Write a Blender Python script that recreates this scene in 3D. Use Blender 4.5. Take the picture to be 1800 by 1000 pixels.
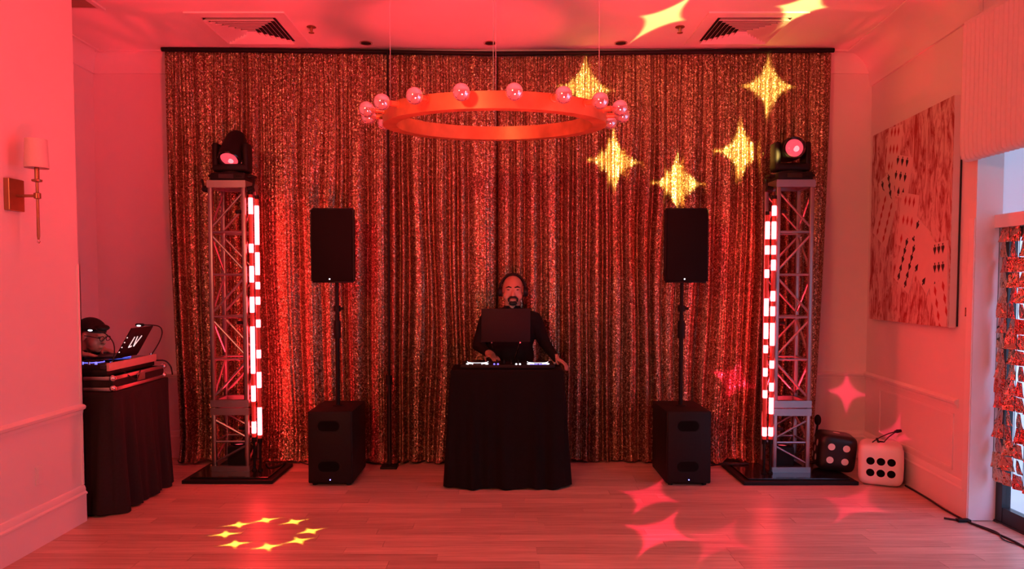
import bpy, bmesh, math, random
import numpy as np
from mathutils import Vector, Matrix, Euler

for o in list(bpy.data.objects):
    bpy.data.objects.remove(o, do_unlink=True)
S = bpy.context.scene
C = S.collection
R = math.radians
rnd = random.Random(7)

# ------------------------------------------------------------------ camera
F, PITCH, H, CX = 1300.0, R(2.5), 1.66, 885.0
CY = 500 + F * math.tan(PITCH)
cd = bpy.data.cameras.new('camera')
cam = bpy.data.objects.new('camera', cd)
C.objects.link(cam)
cam.location = (0, 0, H)
cam.rotation_euler = (R(90) - PITCH, 0, 0)
cd.sensor_width = 36
cd.lens = F / 1800 * 36
cd.shift_x = (900 - CX) / 1800
cd.shift_y = (CY - 500) / 1800
cd.clip_start = 0.05
S.camera = cam

# ------------------------------------------------------------------ world, exposure
S.view_settings.view_transform = 'Standard'
S.view_settings.look = 'None'
S.view_settings.exposure = -0.25
S.view_settings.gamma = 1.0
S.view_settings.use_curve_mapping = False
W = bpy.data.worlds.new('daylight')
S.world = W
W.use_nodes = True
bg = W.node_tree.nodes['Background']
bg.inputs['Color'].default_value = (0.55, 0.66, 1.0, 1)
bg.inputs['Strength'].default_value = 2.2


def ray(px, py):
    a = (px - CX) / F
    b = -(py - CY) / F
    return Vector((a, math.cos(PITCH) + b * math.sin(PITCH), -math.sin(PITCH) + b * math.cos(PITCH)))


def on(px, py, axis, val):
    r = ray(px, py)
    c = (0, 0, H)['xyz'.index(axis)]
    t = (val - c) / r['xyz'.index(axis)]
    return Vector((0, 0, H)) + r * t


# ------------------------------------------------------------------ lamps
def area(name, loc, target, size, power, col, sy=None, spread=180):
    l = bpy.data.lights.new(name, 'AREA')
    l.shape = 'RECTANGLE'
    l.size = size
    l.size_y = sy or size
    l.energy = power
    l.color = col
    l.spread = R(spread)
    o = bpy.data.objects.new(name, l)
    C.objects.link(o)
    o.location = loc
    o.rotation_euler = (Vector(target) - Vector(loc)).to_track_quat('-Z', 'Y').to_euler()
    return o


RED = (1.0, 0.035, 0.05)
area('wash_fill', (-2.2, -1.0, 3.2), (0.6, 6.8, 1.7), 0.6, 50, (1.0, 0.25, 0.13), spread=90)  # unseen area lamps added as fill for the curtain, ceiling and left wall
area('wash_fill.001', (0.5, 1.6, 0.5), (-0.2, 4.6, 3.8), 0.6, 165, RED, spread=85)
area('wash_fill.002', (2.7, 2.4, 2.7), (-2.95, 3.9, 2.3), 0.4, 12, (1.0, 0.03, 0.025), spread=55)

sl = bpy.data.lights.new('daylight_sun', 'SUN')
sl.energy = 2.0
sl.angle = R(45)
sl.color = (0.36, 0.42, 1.0)
so = bpy.data.objects.new('daylight_sun', sl)
C.objects.link(so)
so.rotation_euler = Vector((-.30, .68, -.62)).to_track_quat('-Z', 'Y').to_euler()


def gobo(name, loc, stars, color, power, soft=0.12, expo=0.6):
    """spot lamp with a procedural star gobo; stars = list of (target point, half width, half height, roll, level)"""
    loc = Vector(loc)
    l = bpy.data.lights.new(name, 'SPOT')
    l.energy = power
    l.color = color
    l.shadow_soft_size = 0.012
    o = bpy.data.objects.new(name, l)
    C.objects.link(o)
    o.location = loc
    dirs = [(Vector(s[0]) - loc).normalized() for s in stars]
    mean = sum(dirs, Vector()).normalized()
    o.rotation_euler = mean.to_track_quat('-Z', 'Y').to_euler()
    l.spot_size = min(R(170), 2 * max(mean.angle(d) for d in dirs) + R(16))
    l.spot_blend = 0.0
    l.use_nodes = True
    nt = l.node_tree
    em = [n for n in nt.nodes if n.type == 'EMISSION'][0]
    geo = nt.nodes.new('ShaderNodeNewGeometry')

    def vm(op, a, b):
        n = nt.nodes.new('ShaderNodeVectorMath')
        n.operation = op
        nt.links.new(a, n.inputs[0])
        n.inputs[1].default_value = b
        return n.outputs['Value']

    def mm(op, a, b=None, c=None):
        n = nt.nodes.new('ShaderNodeMath')
        n.operation = op
        for i, v in enumerate((a, b, c)):
            if v is None:
                continue
            if isinstance(v, (int, float)):
                n.inputs[i].default_value = v
            else:
                nt.links.new(v, n.inputs[i])
        return n.outputs[0]

    total = None
    for (tgt, hw, hh, roll, lev), d in zip(stars, dirs):
        dist = (Vector(tgt) - loc).length
        side = d.cross(Vector((0, 0, 1))).normalized()
        up = side.cross(d).normalized()
        q = Matrix.Rotation(roll, 3, d)
        side, up = q @ side, q @ up
        I = geo.outputs['Incoming']
        c = vm('DOT_PRODUCT', I, d)
        u = mm('ABSOLUTE', mm('DIVIDE', vm('DOT_PRODUCT', I, side), c))
        v = mm('ABSOLUTE', mm('DIVIDE', vm('DOT_PRODUCT', I, up), c))
        e = mm('ADD', mm('POWER', mm('MULTIPLY', u, dist / hw), expo), mm('POWER', mm('MULTIPLY', v, dist / hh), expo))
        k = nt.nodes.new('ShaderNodeMapRange')
        k.interpolation_type = 'SMOOTHSTEP'
        nt.links.new(e, k.inputs['Value'])
        k.inputs['From Min'].default_value = 1.0 - soft
        k.inputs['From Max'].default_value = 1.0 + soft
        k.inputs['To Min'].default_value = lev
        k.inputs['To Max'].default_value = 0.0
        total = k.outputs[0] if total is None else mm('ADD', total, k.outputs[0])
    nt.links.new(total, em.inputs['Strength'])
    return o


# ring of yellow stars thrown on the curtain and up onto the ceiling
CURT_Y = 6.86
pr = (2.75, 0.5, 1.35)
st = [(on(x, y, 'y', CURT_Y), 0.24, 0.28, 0, 1.0) for x, y in ((1030, 155), (1350, 152), (1078, 283), (1302, 266), (1190, 322))]
st += [(on(1165, 32, 'z', 3.82), 0.2, 0.23, 0, 0.3), (on(1410, 12, 'z', 3.82), 0.2, 0.23, 0, 0.3)]
gobo('gobo_lamp', pr, st, (1.0, 0.66, 0.16), 36000)
# ring of eight yellow stars on the floor, from the moving head on the stage-left truss
fs = [(420, 922), (467, 914), (517, 917), (546, 933), (525, 950), (470, 961), (413, 956), (396, 939)]
gobo('gobo_lamp.001', (-2.34, 6.32, 2.78), [(on(x, y, 'z', 0.0), 0.13, 0.085, 0, 1.0) for x, y in fs], (1.0, 0.68, 0.07), 3800, expo=0.42)
# pink stars scattered low on the stage-right side
ps = [(on(1290, 668, 'y', CURT_Y), .24, .24, .3, 1.6), (on(1140, 872, 'z', 0), .30, .27, .12, .8), (on(1158, 936, 'z', 0), .30, .27, .12, .8),
      (on(1500, 886, 'z', 0), .30, .27, .12, .6), (on(1262, 950, 'z', 0), .30, .27, .12, .25),
      (on(1488, 690, 'y', 7.04), .20, .24, .0, .35), (on(1572, 765, 'x', 3.40), .22, .24, .3, .35)]
gobo('gobo_lamp.002', (-0.9, 0.4, 2.5), ps, (1.0, 0.02, 0.09), 9000, expo=0.5)


# ------------------------------------------------------------------ materials
def mat(name, col, rough=0.5, metal=0.0, var=0.0, scale=8.0, emit=None, es=0.0, bump=0.0, spec=0.5, stretch=None, coord='Object'):
    m = bpy.data.materials.new(name)
    m.use_nodes = True
    nt = m.node_tree
    b = nt.nodes['Principled BSDF']
    b.inputs['Base Color'].default_value = (*col, 1)
    b.inputs['Roughness'].default_value = rough
    b.inputs['Metallic'].default_value = metal
    b.inputs['Specular IOR Level'].default_value = spec
    if emit:
        b.inputs['Emission Color'].default_value = (*emit, 1)
        b.inputs['Emission Strength'].default_value = es
    if var or bump:
        tc = nt.nodes.new('ShaderNodeTexCoord')
        mp = nt.nodes.new('ShaderNodeMapping')
        if stretch:
            mp.inputs['Scale'].default_value = stretch
        nz = nt.nodes.new('ShaderNodeTexNoise')
        nz.inputs['Scale'].default_value = scale
        nz.inputs['Detail'].default_value = 4
        nt.links.new(tc.outputs[coord], mp.inputs['Vector'])
        nt.links.new(mp.outputs[0], nz.inputs['Vector'])
        if var:
            mx = nt.nodes.new('ShaderNodeMix')
            mx.data_type = 'RGBA'
            mx.inputs[6].default_value = (*[c * (1 - var) for c in col], 1)
            mx.inputs[7].default_value = (*[min(1, c * (1 + var)) for c in col], 1)
            nt.links.new(nz.outputs['Fac'], mx.inputs[0])
            nt.links.new(mx.outputs[2], b.inputs['Base Color'])
        if bump:
            bp = nt.nodes.new('ShaderNodeBump')
            bp.inputs['Strength'].default_value = bump
            bp.inputs['Distance'].default_value = 0.01
            nt.links.new(nz.outputs['Fac'], bp.inputs['Height'])
            nt.links.new(bp.outputs[0], b.inputs['Normal'])
    return m


M = dict(
    wall=mat('wall_paint', (0.80, 0.76, 0.74), 0.6, var=0.03, scale=3, bump=0.02),
    ceil=mat('ceiling_paint', (0.82, 0.79, 0.77), 0.7, var=0.03, scale=2),
    trim=mat('trim_paint', (0.84, 0.80, 0.78), 0.35, var=0.02, scale=5),
    black=mat('black_plastic', (0.006, 0.0055, 0.006), 0.55, var=0.2, scale=30, spec=0.25),
    gloss=mat('black_gloss', (0.012, 0.01, 0.01), 0.12, var=0.1, scale=10),
    cab=mat('cabinet_paint', (0.008, 0.006, 0.006), 0.6, var=0.25, scale=60, bump=0.15, spec=0.25),
    grille=mat('grille_mesh', (0.006, 0.005, 0.005), 0.7, var=0.3, scale=300, spec=0.12),
    hole=mat('port_black', (0.003, 0.003, 0.003), 0.9, var=0.1, scale=20, spec=0.12),
    cloth=mat('black_cloth', (0.008, 0.007, 0.007), 0.9, var=0.3, scale=40, bump=0.1, spec=0.12),
    drape=mat('charcoal_cloth', (0.022, 0.015, 0.014), 0.85, var=0.2, scale=60, bump=0.1, spec=0.25),
    alu=mat('aluminium', (0.36, 0.34, 0.36), 0.38, 1.0, var=0.08, scale=14),
    steel=mat('polished_steel', (0.75, 0.75, 0.76), 0.12, 1.0, var=0.05, scale=10),
    ring=mat('aged_brass', (0.42, 0.21, 0.075), 0.42, 0.45, var=0.6, scale=7),
    brass=mat('sconce_bronze', (0.35, 0.20, 0.10), 0.35, 0.8, var=0.15, scale=20),
    linen=mat('linen_shade', (0.62, 0.55, 0.52), 0.8, var=0.06, scale=80, bump=0.1),
    plate=mat('switch_plastic', (0.80, 0.77, 0.74), 0.4, var=0.02),
    skin=mat('skin', (0.42, 0.22, 0.16), 0.5, var=0.08, scale=18),
    hair=mat('dark_hair', (0.012, 0.009, 0.008), 0.6, var=0.3, scale=120, bump=0.3, spec=0.25),
    shirt=mat('black_shirt', (0.010, 0.008, 0.009), 0.85, var=0.3, scale=20, bump=0.2, spec=0.12),
    denim=mat('dark_trousers', (0.012, 0.012, 0.016), 0.85, var=0.2, scale=40, spec=0.12),
    eye=mat('eye', (0.02, 0.015, 0.012), 0.2, var=0.1),
    lip=mat('lip', (0.40, 0.16, 0.13), 0.5, var=0.1),
    whiteled=mat('white_led', (1, 1, 1), 0.4, emit=(0.85, 0.93, 1.0), es=2.6, var=0.02),
    blueled=mat('blue_led', (0.3, 0.3, 1), 0.4, emit=(0.12, 0.15, 1.0), es=2.2, var=0.02),
    screen=mat('laptop_screen', (0.2, 0.2, 0.2), 0.3, emit=(0.85, 0.90, 1.0), es=0.8, var=0.02),
    keys=mat('keyboard', (0.02, 0.02, 0.022), 0.5, var=0.3, scale=60),
    lid=mat('laptop_lid', (0.014, 0.009, 0.010), 0.6, 0.0, var=0.1, scale=20, spec=0.2),
    logo=mat('glowing_logo', (1, 1, 1), 0.4, emit=(1.0, 0.93, 0.90), es=0.9, var=0.02),
    case=mat('case_laminate', (0.55, 0.36, 0.30), 0.4, var=0.12, scale=12),
    rubber=mat('cable_rubber', (0.012, 0.012, 0.012), 0.6, var=0.2, scale=40),
    tube=mat('led_tube_shell', (0.35, 0.06, 0.05), 0.25, var=0.1, scale=20, emit=(1, 0.03, 0.02), es=0.35),
    pixel=mat('led_pixel', (1, 0.8, 0.8), 0.4, emit=(1.0, 0.026, 0.03), es=44, var=0.01),
    lens=mat('lamp_lens', (0.4, 0.05, 0.07), 0.08, emit=(1.0, 0.08, 0.12), es=1.2, var=0.5, scale=45),
    lensspot=mat('lamp_hotspot', (1, .8, .8), 0.1, emit=(1.0, 0.35, 0.40), es=1.3, var=0.02),
    whitedie=mat('white_vinyl', (0.82, 0.79, 0.76), 0.4, var=0.04, scale=6),
    blackdie=mat('black_vinyl', (0.008, 0.007, 0.007), 0.35, var=0.2, scale=6),
    shade=mat('ribbed_shade_fabric', (0.80, 0.72, 0.66), 0.75, var=0.05, scale=30, bump=0.1),
    frame=mat('door_frame_black', (0.015, 0.018, 0.022), 0.35, var=0.1, scale=10),
    patio=mat('patio_concrete', (0.75, 0.75, 0.74), 0.8, var=0.1, scale=3),
    ventdark=mat('duct_dark', (0.02, 0.015, 0.015), 0.8, var=0.2),
    vent=mat('vent_enamel', (0.78, 0.74, 0.73), 0.4, var=0.03),
    canvasside=mat('canvas_side', (0.72, 0.66, 0.64), 0.7, var=0.04, scale=20),
    pipblack=mat('card_ink_black', (0.012, 0.01, 0.012), 0.6, var=0.1),
    pipred=mat('card_ink_red', (0.42, 0.03, 0.03), 0.6, var=0.1),
    card=mat('card_paper', (0.68, 0.53, 0.49), 0.6, var=0.06, scale=12),
)


def wood_mat():
    m = bpy.data.materials.new('wood_plank')
    m.use_nodes = True
    nt = m.node_tree
    b = nt.nodes['Principled BSDF']
    tc = nt.nodes.new('ShaderNodeTexCoord')
    oi = nt.nodes.new('ShaderNodeObjectInfo')
    mp = nt.nodes.new('ShaderNodeMapping')
    mp.inputs['Scale'].default_value = (1.2, 26, 10)
    ad = nt.nodes.new('ShaderNodeVectorMath')
    ad.operation = 'ADD'
    sc = nt.nodes.new('ShaderNodeVectorMath')
    sc.operation = 'SCALE'
    sc.inputs['Scale'].default_value = 13.0
    nt.links.new(oi.outputs['Location'], sc.inputs[0])
    nt.links.new(tc.outputs['Object'], ad.inputs[0])
    nt.links.new(sc.outputs[0], ad.inputs[1])
    nt.links.new(ad.outputs[0], mp.inputs['Vector'])
    nz = nt.nodes.new('ShaderNodeTexNoise')
    nz.inputs['Scale'].default_value = 2.0
    nz.inputs['Detail'].default_value = 6
    nz.inputs['Distortion'].default_value = 0.8
    nt.links.new(mp.outputs[0], nz.inputs['Vector'])
    cr = nt.nodes.new('ShaderNodeValToRGB')
    cr.color_ramp.elements[0].position = 0.3
    cr.color_ramp.elements[0].color = (0.42, 0.28, 0.21, 1)
    cr.color_ramp.elements[1].position = 0.72
    cr.color_ramp.elements[1].color = (0.66, 0.49, 0.39, 1)
    nt.links.new(nz.outputs['Fac'], cr.inputs[0])
    hs = nt.nodes.new('ShaderNodeHueSaturation')
    mr = nt.nodes.new('ShaderNodeMapRange')
    mr.inputs['To Min'].default_value = 0.82
    mr.inputs['To Max'].default_value = 1.15
    nt.links.new(oi.outputs['Random'], mr.inputs['Value'])
    nt.links.new(mr.outputs[0], hs.inputs['Value'])
    nt.links.new(cr.outputs[0], hs.inputs['Color'])
    nt.links.new(hs.outputs[0], b.inputs['Base Color'])
    b.inputs['Roughness'].default_value = 0.38
    bp = nt.nodes.new('ShaderNodeBump')
    bp.inputs['Strength'].default_value = 0.08
    bp.inputs['Distance'].default_value = 0.01
    nt.links.new(nz.outputs['Fac'], bp.inputs['Height'])
    nt.links.new(bp.outputs[0], b.inputs['Normal'])
    return m


def sequin_mat():
    m = bpy.data.materials.new('rose_gold_sequins')
    m.use_nodes = True
    nt = m.node_tree
    b = nt.nodes['Principled BSDF']
    L = nt.links.new
    uv = nt.nodes.new('ShaderNodeUVMap')
    uv.uv_map = 'UVMap'
    vo = nt.nodes.new('ShaderNodeTexVoronoi')
    vo.voronoi_dimensions = '2D'
    vo.inputs['Scale'].default_value = 120
    L(uv.outputs[0], vo.inputs['Vector'])
    # random tilt of every sequin
    sub = nt.nodes.new('ShaderNodeVectorMath')
    sub.operation = 'SUBTRACT'
    sub.inputs[1].default_value = (0.5, 0.5, 0.5)
    L(vo.outputs['Color'], sub.inputs[0])
    sc = nt.nodes.new('ShaderNodeVectorMath')
    sc.operation = 'SCALE'
    sc.inputs['Scale'].default_value = 0.5
    L(sub.outputs[0], sc.inputs[0])
    ge = nt.nodes.new('ShaderNodeNewGeometry')
    ad = nt.nodes.new('ShaderNodeVectorMath')
    ad.operation = 'ADD'
    L(ge.outputs['Normal'], ad.inputs[0])
    L(sc.outputs[0], ad.inputs[1])
    no = nt.nodes.new('ShaderNodeVectorMath')
    no.operation = 'NORMALIZE'
    L(ad.outputs[0], no.inputs[0])
    L(no.outputs[0], b.inputs['Normal'])
    sp = nt.nodes.new('ShaderNodeSeparateColor')
    L(vo.outputs['Color'], sp.inputs[0])
    cr = nt.nodes.new('ShaderNodeValToRGB')
    e = cr.color_ramp.elements
    e[0].position = 0.0
    e[0].color = (0.11, 0.052, 0.030, 1)
    e[1].position = 1.0
    e[1].color = (1.0, 0.90, 0.72, 1)
    for pos, col in ((0.35, (0.19, 0.105, 0.062, 1)), (0.75, (0.32, 0.205, 0.125, 1)), (0.93, (0.70, 0.51, 0.34, 1))):
        x = e.new(pos)
        x.color = col
    L(sp.outputs[1], cr.inputs[0])
    L(cr.outputs[0], b.inputs['Base Color'])
    b.inputs['Metallic'].default_value = 0.85
    mr = nt.nodes.new('ShaderNodeMapRange')
    mr.inputs['To Min'].default_value = 0.27
    mr.inputs['To Max'].default_value = 0.46
    L(sp.outputs[2], mr.inputs['Value'])
    L(mr.outputs[0], b.inputs['Roughness'])
    return m


def painting_mat():
    m = mat('painted_canvas', (0.6, 0.3, 0.3), 0.6)
    nt = m.node_tree
    b = nt.nodes['Principled BSDF']
    tc = nt.nodes.new('ShaderNodeTexCoord')
    mp = nt.nodes.new('ShaderNodeMapping')
    mp.inputs['Scale'].default_value = (4.5, 4.5, 1.3)
    nz = nt.nodes.new('ShaderNodeTexNoise')
    nz.inputs['Scale'].default_value = 3.0
    nz.inputs['Detail'].default_value = 8
    nz.inputs['Roughness'].default_value = 0.7
    nz.inputs['Distortion'].default_value = 1.2
    cr = nt.nodes.new('ShaderNodeValToRGB')
    cr.color_ramp.elements[0].position = 0.40
    cr.color_ramp.elements[0].color = (0.30, 0.03, 0.03, 1)
    cr.color_ramp.elements[1].position = 0.56
    cr.color_ramp.elements[1].color = (0.66, 0.50, 0.46, 1)
    nt.links.new(tc.outputs['Object'], mp.inputs[0])
    nt.links.new(mp.outputs[0], nz.inputs['Vector'])
    nt.links.new(nz.outputs['Fac'], cr.inputs[0])
    nt.links.new(cr.outputs[0], b.inputs['Base Color'])
    return m


def simple_mix(name, kind):
    m = bpy.data.materials.new(name)
    m.use_nodes = True
    nt = m.node_tree
    nt.nodes.remove(nt.nodes['Principled BSDF'])
    out = nt.nodes['Material Output']
    mx = nt.nodes.new('ShaderNodeMixShader')
    if kind == 'glass':
        a = nt.nodes.new('ShaderNodeBsdfTransparent')
        a.inputs['Color'].default_value = (0.93, 0.96, 0.97, 1)
        g = nt.nodes.new('ShaderNodeBsdfGlossy')
        g.inputs['Roughness'].default_value = 0.02
        mx.inputs[0].default_value = 0.07
        nt.links.new(a.outputs[0], mx.inputs[1])
        nt.links.new(g.outputs[0], mx.inputs[2])
    else:
        a = nt.nodes.new('ShaderNodeBsdfDiffuse')
        a.inputs['Color'].default_value = (0.8, 0.78, 0.76, 1)
        g = nt.nodes.new('ShaderNodeBsdfTranslucent')
        g.inputs['Color'].default_value = (0.8, 0.78, 0.78, 1)
        mx.inputs[0].default_value = 0.72
        nt.links.new(a.outputs[0], mx.inputs[1])
        nt.links.new(g.outputs[0], mx.inputs[2])
    nt.links.new(mx.outputs[0], out.inputs[0])
    return m


def bulb_mat():
    m = bpy.data.materials.new('half_mirror_bulb')
    m.use_nodes = True
    nt = m.node_tree
    b = nt.nodes['Principled BSDF']
    b.inputs['Base Color'].default_value = (0.9, 0.85, 0.85, 1)
    b.inputs['Metallic'].default_value = 0.85
    b.inputs['Roughness'].default_value = 0.06
    nz = nt.nodes.new('ShaderNodeTexNoise')
    nz.inputs['Scale'].default_value = 12
    mr = nt.nodes.new('ShaderNodeMapRange')
    mr.inputs['To Min'].default_value = 0.03
    mr.inputs['To Max'].default_value = 0.10
    nt.links.new(nz.outputs['Fac'], mr.inputs['Value'])
    nt.links.new(mr.outputs[0], b.inputs['Roughness'])
    return m


def foil_mat():
    m = bpy.data.materials.new('rose_foil')
    m.use_nodes = True
    nt = m.node_tree
    b = nt.nodes['Principled BSDF']
    b.inputs['Metallic'].default_value = 0.9
    b.inputs['Roughness'].default_value = 0.16
    oi = nt.nodes.new('ShaderNodeObjectInfo')
    cr = nt.nodes.new('ShaderNodeValToRGB')
    cr.color_ramp.elements[0].color = (0.75, 0.22, 0.20, 1)
    cr.color_ramp.elements[1].color = (0.75, 0.55, 0.38, 1)
    nt.links.new(oi.outputs['Random'], cr.inputs[0])
    nt.links.new(cr.outputs[0], b.inputs['Base Color'])
    tc = nt.nodes.new('ShaderNodeTexCoord')
    ad = nt.nodes.new('ShaderNodeVectorMath')
    ad.operation = 'ADD'
    nt.links.new(tc.outputs['Object'], ad.inputs[0])
    nt.links.new(oi.outputs['Location'], ad.inputs[1])
    nz = nt.nodes.new('ShaderNodeTexNoise')
    nz.inputs['Scale'].default_value = 16
    nz.inputs['Detail'].default_value = 2
    nt.links.new(ad.outputs[0], nz.inputs['Vector'])
    bp = nt.nodes.new('ShaderNodeBump')
    bp.inputs['Strength'].default_value = 0.9
    bp.inputs['Distance'].default_value = 0.05
    nt.links.new(nz.outputs['Fac'], bp.inputs['Height'])
    nt.links.new(bp.outputs[0], b.inputs['Normal'])
    return m


M['wood'] = wood_mat()
M['sequin'] = sequin_mat()
M['canvas'] = painting_mat()
M['glass'] = simple_mix('door_glass', 'glass')
M['blind'] = simple_mix('roller_blind_fabric', 'blind')
M['bulb'] = bulb_mat()
M['foil'] = foil_mat()


# ------------------------------------------------------------------ mesh helpers
def wloc(o):
    v = Vector((0, 0, 0))
    while o is not None:
        v = v + Vector(o.location)
        o = o.parent
    return v


class B:
    def __init__(s):
        s.bm = bmesh.new()

    def _x(s, vs, mtx):
        if mtx is not None:
            bmesh.ops.transform(s.bm, matrix=mtx, verts=vs)

    def box(s, a, b, mtx=None, bev=0.0, seg=2):
        a, b = Vector(a), Vector(b)
        r = bmesh.ops.create_cube(s.bm, size=1)
        vs = r['verts']
        c = (a + b) / 2
        d = b - a
        for v in vs:
            v.co = Vector((v.co.x * d.x, v.co.y * d.y, v.co.z * d.z)) + c
        if bev:
            es = list({e for v in vs for e in v.link_edges})
            q = bmesh.ops.bevel(s.bm, geom=es, offset=bev, segments=seg, affect='EDGES', profile=0.5)
            vs = list({v for f in q['faces'] for v in f.verts} | {v for v in vs if v.is_valid})
        s._x(vs, mtx)
        return s

    def prism(s, pts, z0, z1, mtx=None):
        lo = [s.bm.verts.new((p[0], p[1], z0)) for p in pts]
        hi = [s.bm.verts.new((p[0], p[1], z1)) for p in pts]
        n = len(pts)
        s.bm.faces.new(hi)
        s.bm.faces.new(lo[::-1])
        for i in range(n):
            s.bm.faces.new((lo[i], lo[(i + 1) % n], hi[(i + 1) % n], hi[i]))
        s._x(lo + hi, mtx)
        return s

    def bar(s, p, q, w, h, up=(0, 0, 1)):
        """rectangular bar from p to q"""
        p, q = Vector(p), Vector(q)
        d = (q - p)
        L = d.length
        z = d.normalized()
        x = Vector(up).cross(z)
        if x.length < 1e-4:
            x = Vector((1, 0, 0)).cross(z)
        x.normalize()
        y = z.cross(x)
        m = Matrix((x, y, z)).transposed().to_4x4()
        m.translation = p
        return s.box((-w / 2, -h / 2, 0), (w / 2, h / 2, L), m)

    def tube(s, pts, r, n=8, caps=True):
        pts = [Vector(p) for p in pts]
        rs = r if isinstance(r, (list, tuple)) else [r] * len(pts)
        rings = []
        x = None
        for i, p in enumerate(pts):
            d = (pts[min(i + 1, len(pts) - 1)] - pts[max(i - 1, 0)]).normalized()
            if x is None:
                x = d.orthogonal().normalized()
            else:
                x = (x - d * x.dot(d))
                x = x.normalized() if x.length > 1e-6 else d.orthogonal().normalized()
            y = d.cross(x)
            rings.append([s.bm.verts.new(p + (x * math.cos(2 * math.pi * k / n) + y * math.sin(2 * math.pi * k / n)) * rs[i]) for k in range(n)])
        for a, b in zip(rings, rings[1:]):
            for k in range(n):
                s.bm.faces.new((a[k], a[(k + 1) % n], b[(k + 1) % n], b[k]))
        if caps:
            s.bm.faces.new(rings[0][::-1])
            s.bm.faces.new(rings[-1])
        return s

    def lathe(s, prof, n=24, mtx=None, caps=True):
        rings = []
        allv = []
        for r, z in prof:
            ring = [s.bm.verts.new((r * math.cos(2 * math.pi * k / n), r * math.sin(2 * math.pi * k / n), z)) for k in range(n)]
            rings.append(ring)
            allv += ring
        for a, b in zip(rings, rings[1:]):
            for k in range(n):
                s.bm.faces.new((a[k], a[(k + 1) % n], b[(k + 1) % n], b[k]))
        if caps:
            s.bm.faces.new(rings[0][::-1])
            s.bm.faces.new(rings[-1])
        s._x(allv, mtx)
        return s

    def ell(s, c, r, rot=None, u=20, v=14):
        q = bmesh.ops.create_uvsphere(s.bm, u_segments=u, v_segments=v, radius=1)
        r = (r, r, r) if isinstance(r, (int, float)) else r
        m = Matrix.Translation(c) @ (rot.to_matrix().to_4x4() if rot else Matrix()) @ Matrix.Diagonal((*r, 1))
        s._x(q['verts'], m)
        return s

    def cap(s, p, q, r0, r1, n=5):
        p, q = Vector(p), Vector(q)
        L = (q - p).length
        k = max(2, int(L / (min(r0, r1) * 0.6)) + 1)
        pts = [p.lerp(q, i / (k - 1)) for i in range(k)]
        rs = [r0 + (r1 - r0) * i / (k - 1) for i in range(k)]
        s.tube(pts, rs, 14)
        s.ell(p, r0, u=14, v=10)
        s.ell(q, r1, u=14, v=10)
        return s

    def grid(s, P):
        """P: array nz x nx x 3"""
        nz, nx = len(P), len(P[0])
        vs = [[s.bm.verts.new(P[j][i]) for i in range(nx)] for j in range(nz)]
        for j in range(nz - 1):
            for i in range(nx - 1):
                s.bm.faces.new((vs[j][i], vs[j][i + 1], vs[j + 1][i + 1], vs[j + 1][i]))
        return s

    def build(s, name, m, parent=None, smooth=False, recalc=True):
        bm = s.bm
        if recalc:
            bmesh.ops.recalc_face_normals(bm, faces=bm.faces)
        co = [v.co for v in bm.verts]
        lo = Vector([min(c[i] for c in co) for i in range(3)])
        hi = Vector([max(c[i] for c in co) for i in range(3)])
        c = (lo + hi) / 2
        bmesh.ops.translate(bm, verts=bm.verts, vec=-c)
        me = bpy.data.meshes.new(name)
        bm.to_mesh(me)
        bm.free()
        ms = m if isinstance(m, (list, tuple)) else [m]
        for k in ms:
            me.materials.append(M[k] if isinstance(k, str) else k)
        if smooth:
            me.polygons.foreach_set('use_smooth', [True] * len(me.polygons))
            if smooth != 'all':
                me.set_sharp_from_angle(angle=R(40))
        o = bpy.data.objects.new(name, me)
        C.objects.link(o)
        o.parent = parent
        o.location = c - wloc(parent)
        return o


def tag(o, label=None, cat=None, group=None, kind=None):
    if label:
        o['label'] = label
    if cat:
        o['category'] = cat
    if group:
        o['group'] = group
    if kind:
        o['kind'] = kind
    return o


def thing(name, label, cat, loc=(0, 0, 0), group=None):
    o = bpy.data.objects.new(name, None)
    o.empty_display_size = 0.1
    C.objects.link(o)
    o.location = loc
    return tag(o, label, cat, group)


def copy_tree(o, parent=None):
    c = o.copy()
    C.objects.link(c)
    c.parent = parent
    for ch in list(o.children):
        copy_tree(ch, c)
    return c


def struct(b, name, m, parent=None, smooth=False):
    o = b.build(name, m, parent, smooth)
    if parent is None:
        o['kind'] = 'structure'
    return o


# ------------------------------------------------------------------ room shell
CEIL = 3.82
BACK = 7.05
RA, RB = Vector((3.285, 5.17)), Vector((3.47, BACK))
RE = (RB - RA).normalized()
RN = Vector((RE.y, -RE.x))           # outward (away from the room)


def rw(t, n=0.0):
    """point on the right wall t metres from the door corner, n metres into the room"""
    p = RA + RE * t - RN * n
    return (p.x, p.y)


RL = (RB - RA).length
fl = struct(B().prism([(-4.0, -3.6), (3.75, -3.6), (3.75, 7.2), (-4.0, 7.2)], -0.12, -0.006), 'floor', 'wood')
# wood planks, laid across the room
pw = 0.118
row = 0
y = 3.55
pcount = 0
meshes = {}
while y < BACK - 0.02:
    x = -3.85 + rnd.uniform(-1.2, 0)
    xr = 3.452 if y + pw < 5.155 else 3.30 + max(0, (y - 5.17) * 0.0985)
    xl = -2.955 if y < 5.1 else -3.85
    while x < xr:
        L = rnd.choice((0.9, 1.2, 1.5, 1.8))
        a, b_ = max(x, xl), min(x + L, xr)
        if b_ - a > 0.05:
            o = B().box((a + .0012, y + .0012, -0.02), (b_ - .0012, min(y + pw, BACK) - .0012, 0.0 - rnd.uniform(0, .0006))).build('plank', 'wood', fl)
            pcount += 1
        x += L
    y += pw
ce = struct(B().box((-4.0, -3.6, CEIL), (3.75, 7.2, CEIL + .1)), 'ceiling', 'ceil')
struct(B().box((-4.0, BACK, 0), (3.75, BACK + .12, CEIL)), 'wall_back', 'wall')
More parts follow.
